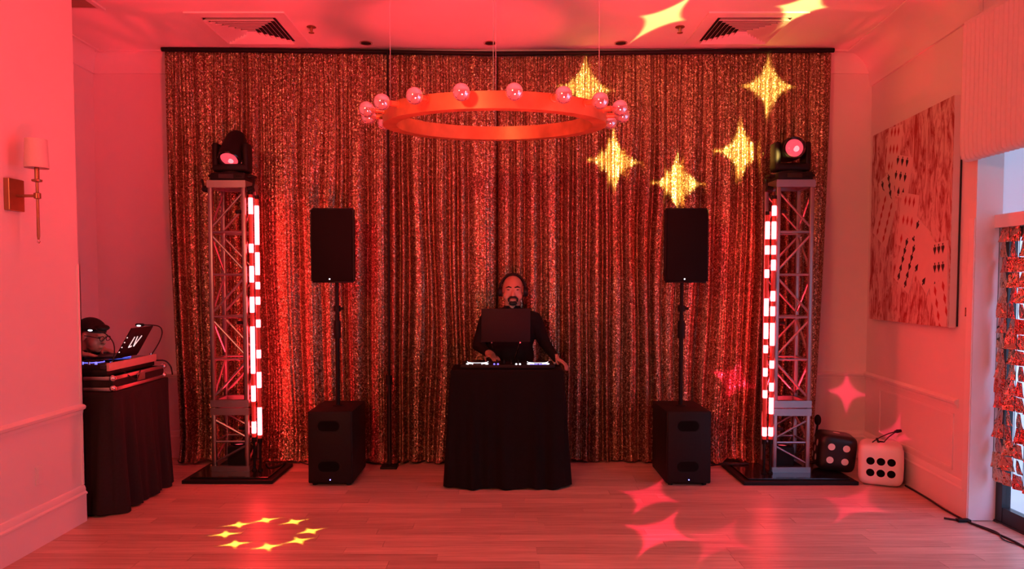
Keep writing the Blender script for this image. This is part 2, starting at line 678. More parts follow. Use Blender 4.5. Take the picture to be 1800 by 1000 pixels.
struct(B().box((-3.1, -3.6, 0), (-2.95, 5.14, CEIL)), 'wall_left', 'wall')
struct(B().box((-4.0, 5.0, 0), (-3.1, 5.14, CEIL)), 'wall_alcove_front', 'wall')
struct(B().box((-4.0, 5.14, 0), (-3.86, BACK, CEIL)), 'wall_alcove', 'wall')
struct(B().box((-3.1, -3.72, 0), (3.5, -3.6, CEIL)), 'wall_front', 'wall')
struct(B().prism([rw(0), rw(RL), rw(RL, -.17), rw(0.0, -.17)], 0, CEIL), 'wall_right', 'wall')
D0, D1 = 5.155, 1.2      # door opening along the right wall
struct(B().box((3.285, -3.6, 0), (3.47, D1, CEIL)), 'wall_right_near', 'wall')
struct(B().box((3.285, D1, 3.3), (3.47, D0, CEIL)), 'wall_right_lintel', 'wall')
struct(B().box((3.40, D1, 2.05), (3.47, D0, 2.14)), 'trim_1', 'trim')


# mouldings
def profile_run(prof, p0, p1, inward):
    """sweep a profile (n into room, z) from p0 to p1 (xy)"""
    b = B()
    p0, p1, iw = Vector(p0), Vector(p1), Vector(inward)
    A = [b.bm.verts.new((*(p0 + iw * n), z)) for n, z in prof]
    Bv = [b.bm.verts.new((*(p1 + iw * n), z)) for n, z in prof]
    k = len(prof)
    for i in range(k):
        b.bm.faces.new((A[i], A[(i + 1) % k], Bv[(i + 1) % k], Bv[i]))
    b.bm.faces.new(A[::-1])
    b.bm.faces.new(Bv)
    return b


base_p = [(0, 0), (.022, 0), (.022, .19), (.030, .195), (.030, .205), (.018, .215), (.018, .235), (.010, .255), (0, .258)]
rail_p = [(0, .765), (.012, .765), (.014, .785), (.030, .795), (.034, .812), (.024, .822), (.010, .826), (0, .83)]
shoe = [(0, 0), (.03, 0), (.03, .02), (.022, .03), (0, .03)]


def cove(r, d):
    z0 = CEIL
    p = [(0, z0), (0, z0 - r - .03), (.02, z0 - r - .03), (.025, z0 - r)]
    for i in range(1, 9):
        a = i / 9 * math.pi / 2
        p.append((.025 + (d - .025) * (1 - math.cos(a)), z0 - r * (1 - math.sin(a)) if False else z0 - r + r * math.sin(a) * .96))
    p.append((d, z0 - .015))
    p.append((d + .02, z0 - .012))
    p.append((d + .02, z0))
    return p


rin = (-RN.x, -RN.y)
for nm, prof, ps_ in (('baseboard_left', base_p, ((-2.95, -3.6), (-2.95, 5.135), (1, 0))),
                      ('baseboard_back', base_p, ((-3.86, BACK), (3.47, BACK), (0, -1))),
                      ('baseboard_right', base_p, (rw(0.02), rw(RL), rin)),
                      ('trim_2', rail_p, ((-2.95, -3.6), (-2.95, 5.137), (1, 0))),
                      ('trim_3', rail_p, ((-3.86, BACK), (3.47, BACK), (0, -1))),
                      ('trim_4', rail_p, (rw(0.16), rw(RL), rin)),
                      ('trim_5', cove(.15, .12), ((-3.86, BACK), (3.47, BACK), (0, -1))),
                      ('trim_6', cove(.27, .26), (rw(-.02), rw(RL), rin)),
                      ('trim_7', cove(.15, .12), ((-3.86, 5.14), (-3.86, BACK), (1, 0)))):
    struct(profile_run(prof, *ps_), nm, 'trim', smooth=True)
# corner guard on the end of the left wall, door casing on the right
struct(B().box((-2.952, 5.115, 0.26), (-2.942, 5.148, 1.80)).box((-2.985, 5.138, .26), (-2.942, 5.148, 1.80)), 'trim_8', 'trim')
struct(B().box((3.265, 5.15, 0), (3.285, 5.215, 2.12)).box((3.272, 5.143, 0), (3.47, 5.158, 3.3)), 'trim_9', 'trim')
# panel moulding under the rail on the right wall
b = B()
for t0, t1, z0, z1 in ((.22, 1.55, .30, .315), (.22, 1.55, .70, .715)):
    b.prism([rw(t0), rw(t1), rw(t1, .008), rw(t0, .008)], z0, z1)
for t0 in (.22, 1.535):
    b.prism([rw(t0), rw(t0 + .015), rw(t0 + .015, .008), rw(t0, .008)], .3, .715)
struct(b, 'trim_10', 'trim')

# ------------------------------------------------------------------ glass door, blind, outside
dr = B().build if False else None
door = thing('glass_door', 'black framed glass door in the right wall letting in daylight', 'door', (3.49, 3.8, 0))
door.name = 'door_1'
door['kind'] = 'structure'
B().box((3.462, 5.075, 0.0), (3.522, 5.155, 2.05)).build('stile', 'frame', door)
B().box((3.462, D1, 0.0), (3.522, D1 + .08, 2.05)).build('stile', 'frame', door)
B().box((3.465, D1 + .08, 0.0), (3.52, 5.075, 0.11)).build('bottom_rail', 'frame', door)
B().box((3.465, D1 + .08, 1.98), (3.52, 5.075, 2.05)).build('top_rail', 'frame', door)
B().box((3.465, 3.70, 0.11), (3.52, 3.80, 1.98)).build('stile', 'frame', door)
B().box((3.488, 3.80, 0.11), (3.494, 5.075, 1.98)).build('pane', 'glass', door)
B().box((3.488, D1 + .08, 0.11), (3.494, 3.70, 1.98)).build('pane', 'glass', door)
struct(B().box((3.452, D1, -0.006), (3.56, D0, 0.010)), 'trim_11', 'frame')
bl = B().box((3.452, D1 + .02, 2.14), (3.456, 5.14, 3.28)).build('roller_blind', 'blind')
tag(bl, 'white translucent roller blind glowing blue above the glass door', 'blind')
struct(B().box((3.56, -3, -0.10), (14, 12, -0.02)), 'ground', 'patio')

# ribbed valance shade
b = B()
NX = 560
P = []
zs = [3.42, 3.40, 3.2, 3.0, 2.8, 2.65, 2.56, 2.525, 2.505, 2.50]
inn = [0, 0, 0, 0, 0, 0, -.004, -.012, -.03, -.06]
for z, q in zip(zs, inn):
    rowp = []
    for i in range(NX + 1):
        yy = 5.14 - (5.14 - 1.3) * i / NX
        rowp.append((3.150 - 0.020 * abs(math.sin(math.pi * (5.14 - yy) / 0.046)) ** 0.8 - q, yy, z))
    P.append(rowp)
b.grid(P)
sh = thing('ribbed_shade', 'pleated cream fabric shade hanging over the top of the glass door', 'window shade', (3.2, 3.7, 2.5))
b.build('fabric', 'shade', sh, smooth='all')
B().box((3.152, 5.13, 2.52), (3.284, 5.139, 3.42)).build('side_return', 'shade', sh)
B().box((3.15, 1.3, 3.42), (3.284, 5.14, 3.45)).build('head_board', 'shade', sh)

# shimmer curtain of foil squares
sm = thing('foil_curtain', 'shimmer curtain of rose foil squares hanging inside the glass door', 'curtain', (3.42, 4.6, 0.3))
fm = None
rows = 17
cols = 4
q = B()
pts = []
for j in range(5):
    pts.append([(0.004 * math.sin(i * 1.7 + j) + 0.002 * i * (j - 2), (i - 2) * .0235, (j - 2) * .0255) for i in range(5)])
q.grid(pts)
sq0 = q.build('foil_square', 'foil', sm, smooth='all')
first = True
for c in range(cols):
    for r_ in range(rows):
        o = sq0 if first else sq0.copy()
        if not first:
            C.objects.link(o)
        first = False
        o.location = Vector((3.415 + rnd.uniform(-.006, .006), 5.06 - c * .1, 2.0 - r_ * .1035)) - Vector(sm.location)
        o.rotation_euler = (rnd.uniform(-.05, .05), rnd.uniform(-.10, .10), rnd.uniform(-.35, .35) + (math.pi if rnd.random() < .5 else 0))
b = B()
for c in range(cols + 1):
    b.tube([(3.415, 5.11 - c * .1, .31), (3.415, 5.11 - c * .1, 2.05)], .0022, 5)
b.build('strings', 'rubber', sm)

# ------------------------------------------------------------------ wall fittings
sc_ = thing('wall_sconce', 'bronze candlestick wall sconce with a small linen shade', 'lamp', (-2.95, 4.5, 2.2))
B().box((-2.95, 4.39, 2.10), (-2.915, 4.53, 2.29), bev=.004).build('backplate', 'brass', sc_)
ax = (-2.79, 4.455)
B().tube([(-2.915, 4.455, 2.19), (ax[0], ax[1], 2.19)], .009, 10).build('arm', 'brass', sc_, True)
B().lathe([(.006, 1.93), (.009, 1.95), (.008, 2.17), (.02, 2.175), (.02, 2.205), (.008, 2.21), (.008, 2.27), (.028, 2.275), (.030, 2.285), (.013, 2.29), (.013, 2.36)], 16, Matrix.Translation((*ax, 0))).build('stem', 'brass', sc_, True)
B().lathe([(.004, 1.905), (.010, 1.915), (.004, 1.93)], 12, Matrix.Translation((*ax, 0))).build('finial', 'steel', sc_, True)
B().lathe([(.066, 2.355), (.060, 2.525), (.057, 2.525), (.063, 2.355)], 32, Matrix.Translation((*ax, 0)), caps=False).build('shade', 'linen', sc_, True)

ot = thing('wall_outlet', 'white wall outlet plate low on the left wall', 'outlet', (-2.95, 4.65, .45))
B().box((-2.95, 4.61, .39), (-2.943, 4.685, .51), bev=.003).build('cover_plate', 'plate', ot)
B().box((-2.944, 4.63, .405), (-2.941, 4.665, .495)).build('receptacle', 'plate', ot)
def sw(name, t, z, w, h, label):
    o = thing(name, label, 'switch', (*rw(t), z))
    B().prism([rw(t - w / 2), rw(t + w / 2), rw(t + w / 2, .007), rw(t - w / 2, .007)], z - h / 2, z + h / 2).build('cover_plate', 'frame', o)
    for k in (-1, 1):
        B().prism([rw(t + k * .016 - .006), rw(t + k * .016 + .006), rw(t + k * .016 + .006, .014), rw(t + k * .016 - .006, .014)], z - .02, z + .02).build('rocker', 'brass', o)
sw('light_switch', .06, 1.465, .07, .062, 'small bronze double light switch beside the painting')

# painting on the right wall
pa = thing('card_painting', 'large canvas of scattered playing cards on streaked red paint', 'painting', (*rw(.9), 1.34))
T0, T1, Z0, Z1 = .205, 1.68, 1.345, 3.02
B().prism([rw(T0 - .008, .002), rw(T1, .002), rw(T1, .012), rw(T0 - .008, .012)], Z0 + .01, Z1).build('back_frame', 'frame', pa)
B().prism([rw(T0, .012), rw(T1, .012), rw(T1, .06), rw(T0, .06)], Z0, Z1).build('stretcher', 'canvasside', pa)
B().prism([rw(T0, .06), rw(T1, .06), rw(T1, .063), rw(T0, .063)], Z0, Z1).build('painted_face', 'canvas', pa)


def onpaint(b, poly, n0, n1):
    lo = [b.bm.verts.new((*rw(t, n0), z)) for t, z in poly]
    hi = [b.bm.verts.new((*rw(t, n1), z)) for t, z in poly]
    k = len(poly)
    b.bm.faces.new(hi)
    b.bm.faces.new(lo[::-1])
    for i in range(k):
        b.bm.faces.new((lo[i], lo[(i + 1) % k], hi[(i + 1) % k], hi[i]))


def uvp(px, py):
    """pixel -> (t, z) on the painting face"""
    r = ray(px, py)
    o0 = Vector((RA.x, RA.y)) - RN * .063
    nn = RN
    tt = nn.dot(o0) / (nn.x * r.x + nn.y * r.y)
    p = Vector((0, 0, H)) + r * tt
    return (Vector((p.x, p.y)) - o0).dot(RE), p.z


prnd = random.Random(3)
SP = [(0, 1), (.45, .35), (.8, -.1), (.75, -.5), (.35, -.55), (.12, -.35), (.3, -1), (-.3, -1), (-.12, -.35), (-.35, -.55), (-.75, -.5), (-.8, -.1), (-.45, .35)]
DI = [(0, 1), (.62, 0), (0, -1), (-.62, 0)]
layer = [.0632]
# every card: pixel centre, size (m), roll, suit, pips
cards = [(1571, 262, .30, .42, .15, 'r', 9), (1583, 310, .40, .36, .25, 'b', 9), (1560, 345, .32, .40, -.3, 'b', 10), (1555, 385, .36, .44, .5, 'r', 10),
         (1596, 388, .34, .46, .2, 'r', 9), (1612, 430, .34, .40, .55, 'b', 6), (1594, 462, .34, .44, .45, 'b', 10), (1629, 458, .40, .40, .7, 'b', 2),
         (1652, 470, .27, .40, -.05, 'b', 9), (1657, 540, .30, .42, -.3, 'r', 8)]
for (px, py, w, h, roll, suit, npip) in cards:
    t, z = uvp(px, py)
    w, h = w * .95, h * .95
    cr_, sr = math.cos(roll), math.sin(roll)
    loc = lambda a, b_: (min(max(t + a * cr_ - b_ * sr, T0 + .005), T1 - .005), min(max(z + a * sr + b_ * cr_, Z0 + .005), Z1 - .005))
    bb = B()
    onpaint(bb, [loc(-w / 2, -h / 2), loc(w / 2, -h / 2), loc(w / 2, h / 2), loc(-w / 2, h / 2)], .062, layer[0])
    co = bb.build('card', 'card', pa)
    bb = B()
    nr = 4 if npip > 6 else 3
    for i in range(npip):
        cx_ = (-.24, .24, 0)[i % 3] * w if npip % 2 else (-.22, .22)[i % 2] * w
        cy_ = (-.36 + .72 * (i // (3 if npip % 2 else 2)) / max(1, (npip - 1) // (3 if npip % 2 else 2))) * h
        poly = SP if suit == 'b' else DI
        s_ = .029 if suit == 'b' else .032
        sg = 1 if cy_ < 0 else -1
        onpaint(bb, [loc(cx_ + a * s_ * sg, cy_ + b_ * s_ * 1.35 * sg) for a, b_ in poly], layer[0], layer[0] + .0006)
    tag(bb.build('pips', 'pipblack' if suit == 'b' else 'pipred', co), kind='stuff')
    layer[0] += .0009


# ------------------------------------------------------------------ ceiling fittings
def diffuser(label, cx, cy):
    o = thing('ceiling_vent', label, 'vent', (cx, cy, CEIL), 'ceiling air vents')
    def ringsq(b, r0, z0, r1, z1, th=.004):
        for k in range(4):
            m = Matrix.Translation((cx, cy, 0)) @ Matrix.Rotation(k * math.pi / 2, 4, 'Z')
            v = [(r0, -r0, z0), (r0, r0, z0), (r1, r1, z1), (r1, -r1, z1)]
            a = [b.bm.verts.new(m @ Vector(p)) for p in v]
            c_ = [b.bm.verts.new(m @ (Vector(p) + Vector((0, 0, th)))) for p in v]
            b.bm.faces.new(a)
            b.bm.faces.new(c_[::-1])
            for i in range(4):
                b.bm.faces.new((a[i], a[(i + 1) % 4], c_[(i + 1) % 4], c_[i]))
        return b
    bb = B()
    ringsq(bb, .40, CEIL - .012, .30, CEIL - .012, .012)
    bb.build('frame', 'vent', o)
    B().box((cx - .30, cy - .30, CEIL - .004), (cx + .30, cy + .30, CEIL - .001)).build('duct', 'ventdark', o)
    for r_ in (.29, .252, .214, .176, .138, .10, .062):
        ringsq(B(), r_, CEIL - .034, r_ - .022, CEIL - .006, .003).build('louver', 'vent', o)
    return o


diffuser('square ceiling vent above the left truss tower', -2.14, 6.36)
diffuser('square ceiling vent above the right truss tower', 2.03, 6.36)
ac = thing('ceiling_hatch', 'recessed square hatch in the ceiling over the left alcove', 'hatch', (-3.45, 5.58, CEIL))
bb = B()
for a, c_ in (((-3.78, 5.2), (-3.12, 5.24)), ((-3.78, 5.86), (-3.12, 5.90)), ((-3.78, 5.24), (-3.74, 5.86)), ((-3.16, 5.24), (-3.12, 5.86))):
    bb.box((*a, CEIL - .014), (*c_, CEIL))
bb.build('frame', 'vent', ac)
B().box((-3.74, 5.24, CEIL - .006), (-3.16, 5.86, CEIL - .002)).build('panel', 'brass', ac)


def sprinkler(x, y, label):
    o = thing('fire_sprinkler', label, 'sprinkler', (x, y, CEIL), 'fire sprinklers')
    T = Matrix.Translation((x, y, CEIL))
    B().lathe([(.04, -.006), (.036, 0)], 20, T).build('escutcheon', 'brass', o, True)
    B().lathe([(.008, -.05), (.012, -.03), (.010, -.006)], 10, T).build('body', 'brass', o, True)
    B().lathe([(.024, -.054), (.024, -.050)], 16, T).build('deflector', 'brass', o)


sprinkler(-1.61, 6.30, 'small fire sprinkler on the ceiling right of the left vent')
sprinkler(1.48, 6.30, 'small fire sprinkler on the ceiling left of the right vent')
for x, lab in ((-2.34, 'unlit recessed downlight in the ceiling beside the left vent'), (-1.23, 'unlit recessed downlight between left vent and chandelier'),
               (-.12, 'unlit recessed downlight in the ceiling straight behind the chandelier'), (1.05, 'unlit recessed downlight where the yellow light streak begins'),
               (2.15, 'unlit recessed downlight in the ceiling beside the right vent')):
    o = thing('downlight', lab, 'light', (x, 6.72, CEIL), 'recessed downlights')
    T = Matrix.Translation((x, 6.72, CEIL))
    B().lathe([(.058, -.004), (.058, 0), (.046, 0), (.046, -.006)], 24, T, caps=False).build('trim_ring', 'brass', o, True)
    B().lathe([(.046, -.002), (.02, -.0015), (.002, -.001)], 24, T).build('reflector', 'ventdark', o)

# ------------------------------------------------------------------ ring chandelier
CHC = Vector((-.055, 4.72, 2.70))
ch = thing('ring_chandelier', 'brass hoop chandelier studded with globe bulbs', 'chandelier', CHC)
TL = Matrix.Translation(CHC) @ Matrix.Rotation(R(3.8), 4, 'X')
RO, RI = .70, .615
B().lathe([(RO, -.046), (RO, .046), (RI, .046), (RI, -.046), (RO, -.046)], 96, TL, caps=False).build('hoop', 'ring', ch, True)
for k in range(18):
    a = R(-90 - 52 + 20 * k)
    dv = Vector((math.cos(a), math.sin(a), 0))
    tr = TL @ Matrix.Translation(dv * RO + Vector((0, 0, .022))) @ Vector((1, 0, 0)).rotation_difference(dv).to_matrix().to_4x4() @ Matrix.Rotation(R(90), 4, 'Y')
    s_ = B().lathe([(.024, 0), (.024, .008), (.017, .010), (.017, .05)], 14, tr).build('socket', 'ring', ch, True)
    g = [(.014, .048), (.016, .055)] + [(.047 * math.sin(t), .102 - .047 * math.cos(t)) for t in [R(x) for x in range(25, 176, 10)]] + [(.001, .149)]
    B().lathe(g, 24, tr).build('globe_bulb', 'bulb', s_, 'all')
for a in (0, 90, 180, 270):
    p = TL @ Vector((.657 * math.cos(R(a)), .657 * math.sin(R(a)), .046))
    B().tube([p, (p.x, p.y, CEIL)], .0022, 6).build('cable', 'steel', ch)
B().lathe([(.06, CEIL - .03), (.07, CEIL)], 20, Matrix.Translation((CHC.x, CHC.y, 0))).build('canopy', 'ring', ch, True)

# ------------------------------------------------------------------ sequin curtain
crn = np.random.RandomState(11)


def folds(width, n_avg=.085):
    """fold boundaries and amplitudes across a panel"""
    xs = [0.0]
    while xs[-1] < width:
        xs.append(xs[-1] + n_avg * crn.choice([.45, .6, .8, 1.0, 1.3, 2.2], p=[.2, .22, .22, .18, .12, .06]))
    xs = np.array(xs) * (width / xs[-1])
    return xs, crn.uniform(.35, 1.0, len(xs) - 1)


def curtain(name, label, xa, xb, zt_a, zt_b, la=0.0, lb=0.0, seed=0):
    rs = np.random.RandomState(seed)
    w = xb - xa
    f1, a1 = folds(w, .16)
    f2, a2 = folds(w, .045)
    nx = int(w / .007)
    zl = np.concatenate([[0.0, .02, .045], np.linspace(.07, .35, 14), np.linspace(.39, 3.3, 50), np.linspace(3.36, 3.68, 10), [3.70, 3.715, 3.73, 3.76, 3.79]])
    u = np.linspace(0, w, nx)

    def prof(fx, am, uu):
        i = np.clip(np.searchsorted(fx, uu, 'right') - 1, 0, len(am) - 1)
        t = (uu - fx[i]) / (fx[i + 1] - fx[i])
        return am[i] * np.sin(np.pi * np.clip(t, 0, 1)) ** .75
    P = np.zeros((len(zl), nx, 3))
    UV = np.zeros((len(zl), nx, 2))
    ph = rs.uniform(0, 6.28, 8)
    for j, z in enumerate(zl):
        k = z / 3.79
        wob = .030 * (1 - k) * np.sin(u * 2.1 + ph[0] + z * .8) + .018 * np.sin(z * 1.7 + u * 4.3 + ph[1]) * (1 - k) + .008 * np.sin(z * 3.1 + u * 9 + ph[2])
        uu = np.clip(u + wob * np.sin(np.pi * u / w), 0, w)
        big = prof(f1, a1, uu)
        small = prof(f2, a2, uu)
        kk = min(1.0, max(0.0, (3.72 - z) / 1.2))
        amp = .050 + .075 * kk
        d = amp * big * (.55 + .45 * kk) + .022 * small * (1 - .5 * kk)
        swell = .02 * np.sin(u * 1.3 + ph[3]) * (1 - k)
        x = xa + u
        s = u / w
        sw_ = (1 - k) ** 1.6
        x = x + (la * (1 - s) ** 3 + lb * s ** 3) * sw_
        yv = CURT_Y + .03 - d - swell
        zz = np.full(nx, z)
        top = zt_a + (zt_b - zt_a) * s
        zz = zz + (top - 3.79) * min(1, z / 3.4)
        if z < .36:
            h = (.36 - z) / .36
            g = .5 + .5 * np.sin(u * 5.1 + ph[4]) * np.sin(u * 2.3 + ph[5])
            yv = yv - h ** 2.2 * (.010 + .09 * g) - .015 * h ** 3 * np.sin(u * 31 + ph[6])
            zz = np.maximum(.010 + (.014 * small + .045 * (.5 + .5 * np.sin(u * 17 + z * 60 + ph[7])) * g) * h ** 2, zz - .05 * h * (1 - g))
        P[j, :, 0], P[j, :, 1], P[j, :, 2] = x, yv, zz
        UV[j, :, 0] = u * 1.25
        UV[j, :, 1] = z
    nzr = len(zl)
    verts = P.reshape(-1, 3)
    idx = np.arange(nzr * nx).reshape(nzr, nx)
    f = np.stack([idx[:-1, :-1], idx[:-1, 1:], idx[1:, 1:], idx[1:, :-1]], -1).reshape(-1, 4)
    c = np.array([(xa + xb) / 2, CURT_Y, 0])
    me = bpy.data.meshes.new(name)
    me.from_pydata((verts - c).tolist(), [], f.tolist())
    uvl = me.uv_layers.new(name='UVMap')
    fl_ = UV.reshape(-1, 2)[f.reshape(-1)]
    # true cloth length across the folds
    seg = np.linalg.norm(np.diff(P[nzr // 2], axis=0), axis=1)
    arc = np.concatenate([[0], np.cumsum(seg)]) + seed * 7.3
    ai = np.tile(arc, nzr)[f.reshape(-1)]
    fl_[:, 0] = ai
    uvl.data.foreach_set('uv', fl_.reshape(-1).astype(np.float32))
    me.polygons.foreach_set('use_smooth', [True] * len(me.polygons))
    me.materials.append(M['sequin'])
    o = bpy.data.objects.new(name, me)
    C.objects.link(o)
    o.location = c
    return tag(o, label, 'curtain', 'sequin curtain panels')


curtain('sequin_curtain', 'wide gold sequin curtain panel behind the left truss and speaker', -3.11, -1.048, 3.79, 3.765, la=.10, lb=0, seed=1)
curtain('sequin_curtain', 'narrow gold sequin curtain panel just left of the DJ, right of the black upright', -1.058, -.060, 3.765, 3.74, seed=2)
curtain('sequin_curtain', 'widest gold sequin curtain panel, lit by yellow stars, behind the right truss', -.055, 3.01, 3.74, 3.78, lb=-.12, seed=3)
cb = thing('drape_crossbar', 'long black pipe carrying the sequin curtain along the ceiling', 'pole', (0, CURT_Y, 3.76))
for p, q2 in (((-3.115, 3.800), (-1.07, 3.778)), ((-1.07, 3.778), (-.06, 3.760)), ((-.06, 3.760), (3.012, 3.792))):
    B().tube([(p[0], CURT_Y - .02, p[1]), (q2[0], CURT_Y - .02, q2[1])], .02, 12).build('pipe_section', 'black', cb, True)
up = thing('drape_upright', 'slim black upright pole between two sequin curtain panels', 'pole', (-1.035, 6.655, 0))
B().tube([(-1.035, 6.655, 0.02), (-1.035, 6.655, .82)], .022, 12).build('lower_pole', 'gloss', up, True)
B().tube([(-1.035, 6.655, .78), (-1.035, 6.70, 3.75)], .009, 12).build('upper_pole', 'black', up, True)
B().tube([(-1.035, 6.655, .76), (-1.035, 6.655, .84)], .028, 12).build('collar', 'black', up, True)
B().box((-1.11, 6.58, 0.0), (-.96, 6.72, .02), bev=.004).build('foot', 'black', up)


# ------------------------------------------------------------------ truss towers
def truss_tower(label, x, y, mirror):
    o = thing('truss_tower', label, 'truss', (0, 0, 0), 'lighting truss towers')
    s = .285
    h = s / 2
    zb, zj, zt = .045, .60, 2.535
    for sx in (-1, 1):
        for sy in (-1, 1):
            B().box((sx * h - .019, sy * h - .019, zb), (sx * h + .019, sy * h + .019, zj), bev=.008).build('chord', 'alu', o, True)
            B().box((sx * h - .019, sy * h - .019, zj), (sx * h + .019, sy * h + .019, zt), bev=.008).build('chord', 'alu', o, True)

    def frame(z, t, ww=.05):
        b_ = B()
        for k in range(4):
            m = Matrix.Rotation(k * math.pi / 2, 4, 'Z')
            b_.box((-h - .02, -h - .024, z), (h + .02, -h + ww - .024, z + t), m)
        return b_.build('end_plate', 'alu', o)
    frame(zb, .045)
    frame(zj - .065, .06)
    frame(zj + .005, .06)
    frame(zt - .05, .05)
    B().box((-h - .02, -h - .02, zt), (h + .02, h + .02, zt + .012)).build('top_plate', 'alu', o)
    hm = {}

    def face_bar(k, p, q):
        key = (round(p[0], 3), round(p[1] - q[1], 3), round(q[0], 3))
        m = Matrix.Rotation(k * math.pi / 2, 4, 'Z')
        a, c_ = m @ Vector((p[0], -h, p[1])), m @ Vector((q[0], -h, q[1]))
        B().tube([a, c_], .0105, 8).build('brace', 'alu', o, True)
    i = 0
    for za, zc, n in ((zj + .065, zt - .05, 5), (zb + .045, zj - .065, 2)):
        st_ = (zc - za) / n
        for k in range(4):
            for j in range(n):
                z0, z1 = za + j * st_, za + (j + 1) * st_
                d = 1 if (j % 2 == 0) else -1
                d *= mirror * (-1 if k > 1 else 1)
                e = h - .01
                if j < n - 1:
                    face_bar(k, (-e, z1 - .012), (e, z1 - .012))
                face_bar(k, (-e * d, z0 + .03), (e * d, z1 - .045))
    o.location = (x, y, 0)
    return o


TLX, TLY = -2.362, 6.50
TRX, TRY = 2.475, 6.46
truss_tower('square aluminium truss tower on the left, beside the draped corner table', TLX, TLY, 1)
truss_tower('square aluminium truss tower on the right, beside the two dice', TRX, TRY, -1)


def base_plate(label, x0, x1, y0, y1):
    o = thing('steel_plate', label, 'floor plate', ((x0 + x1) / 2, (y0 + y1) / 2, 0), 'black truss base plates')
    B().box((x0, y0, 0), (x1, y1, .030), bev=.004).build('rim', 'black', o)
    B().box((x0 + .05, y0 + .05, .030), (x1 - .05, y1 - .05, .045), bev=.003).build('top_sheet', 'gloss', o)


base_plate('shiny black base plate under the left truss tower', -2.68, -1.925, 6.09, 6.70)
base_plate('shiny black base plate under the right truss tower', 1.99, 2.94, 6.05, 6.70)


def moving_head(label, x, y, z, tilt, pan):
    o = thing('moving_head_light', label, 'stage light', (0, 0, 0), 'moving head lights')
    B().box((-.15, -.13, 0), (.15, .13, .07), bev=.015).build('base', 'black', o, True)
    pn = B().box((-.075, -.134, .018), (.055, -.129, .055)).build('display', 'gloss', o)
    for i in range(4):
        B().lathe([(.006, 0), (.006, .005)], 10, Matrix.Translation((.07 + .016 * i, -.130, .036)) @ Matrix.Rotation(R(90), 4, 'X')).build('button', 'black', o)
    for s_ in (-1, 1):
        B().tube([(s_ * .15, -.05, .045), (s_ * .185, -.05, .05), (s_ * .185, .05, .05), (s_ * .15, .05, .045)], .011, 8).build('carry_handle', 'black', o, True)
    B().lathe([(.10, .07), (.10, .085)], 24).build('pan_bearing', 'black', o)
    yk = B()
    yk.box((-.155, -.075, .085), (.155, .075, .155), bev=.025, seg=3)
    for s_ in (-1, 1):
        x0, x1 = sorted((s_ * .105, s_ * .155))
        yk.box((x0, -.07, .11), (x1, .07, .335), bev=.018, seg=3)
    yk.build('yoke', 'black', o, True)
    T = Matrix.Translation((0, 0, .275)) @ Matrix.Rotation(pan, 4, 'Z') @ Matrix.Rotation(R(90) + tilt, 4, 'X')
    hd = B().lathe([(.03, -.215), (.07, -.20), (.088, -.15), (.096, -.05), (.100, .04), (.098, .10), (.092, .125), (.078, .128), (.075, .105), (.02, .10)], 32, T).build('head_shell', 'black', o, True)
    B().lathe([(.080, .122), (.092, .120), (.095, .128), (.088, .136), (.076, .130)], 32, T, caps=False).build('lens_ring', 'gloss', hd, True)
    B().lathe([(.075, .108), (.055, .122), (.03, .130), (.002, .133)], 28, T).build('lens', 'lens', hd, True)
    B().lathe([(.026, .1305), (.012, .1345), (.001, .136)], 16, T @ Matrix.Translation((.012, -.008, 0))).build('lamp_glow', 'lensspot', hd, True)
    for s_ in (-1, 1):
        B().lathe([(.04, 0), (.04, .02)], 20, Matrix.Translation((s_ * .095 - (0 if s_ > 0 else .02) * 0, 0, .275)) @ Matrix.Rotation(R(90) * s_, 4, 'Y')).build('tilt_bearing', 'black', o)
    o.location = (x, y, z)
    return o


moving_head('moving head light tipped down toward the floor on the left truss', TLX, TLY, 2.549, R(48), 0)
moving_head('moving head light facing the room on the right truss', TRX + .01, TRY, 2.549, R(2), R(-6))
for x, s_, lab in ((TLX - .19, -1, 'black clamp hanging off the outer top corner of the left truss'), (TLX + .20, 1, 'black clamp on the inner top corner of the left truss'), (TRX - .20, -1, 'black clamp on the inner top corner of the right truss')):
    o = thing('truss_clamp', lab, 'clamp', (x, TLY - .1, 2.45), 'truss clamps')
    B().tube([(x - s_ * .028, TLY - .12, 2.47), (x + s_ * .02, TLY - .12, 2.48)], .028, 12).build('jaw', 'black', o, True)
    B().tube([(x + s_ * .01, TLY - .12, 2.47), (x + s_ * .03, TLY - .12, 2.56)], .010, 8).build('lever', 'black', o, True)


# LED pixel tubes
def led_tube(label, px_top, px_bot, py0, py1, yv, segs):
    a = on(px_top, py0, 'y', yv)
    c_ = on(px_bot, py1, 'y', yv)
    x = (a.x + c_.x) / 2
    zt, zb = a.z, c_.z
    o = thing('led_tube', label, 'light', (x, yv, .045), 'LED pixel tubes')
    B().lathe([(.017, zb - .01), (.017, zt + .01)], 14, Matrix.Translation((x, yv, 0))).build('tube_shell', 'tube', o, True)
    B().lathe([(.02, zb - .05), (.02, zb - .01)], 14, Matrix.Translation((x, yv, 0))).build('bottom_cap', 'black', o, True)
    B().lathe([(.02, zt + .01), (.02, zt + .04)], 14, Matrix.Translation((x, yv, 0))).build('top_cap', 'black', o, True)
    B().tube([(x, yv, .055), (x, yv, zb - .05)], .011, 10).build('stand_pole', 'black', o, True)
    B().lathe([(.022, .045), (.022, .055), (.014, .062)], 20, Matrix.Translation((x, yv, 0))).build('stand_foot', 'black', o, True)
    for s0, s1 in segs:
        z1, z0 = on(px_top, s0, 'y', yv).z, on(px_top, s1, 'y', yv).z
        B().lathe([(.016, z0), (.0195, z0 + .008), (.0195, z1 - .008), (.016, z1)], 14, Matrix.Translation((x, yv, 0))).build('lit_pixel', 'pixel', o, True)


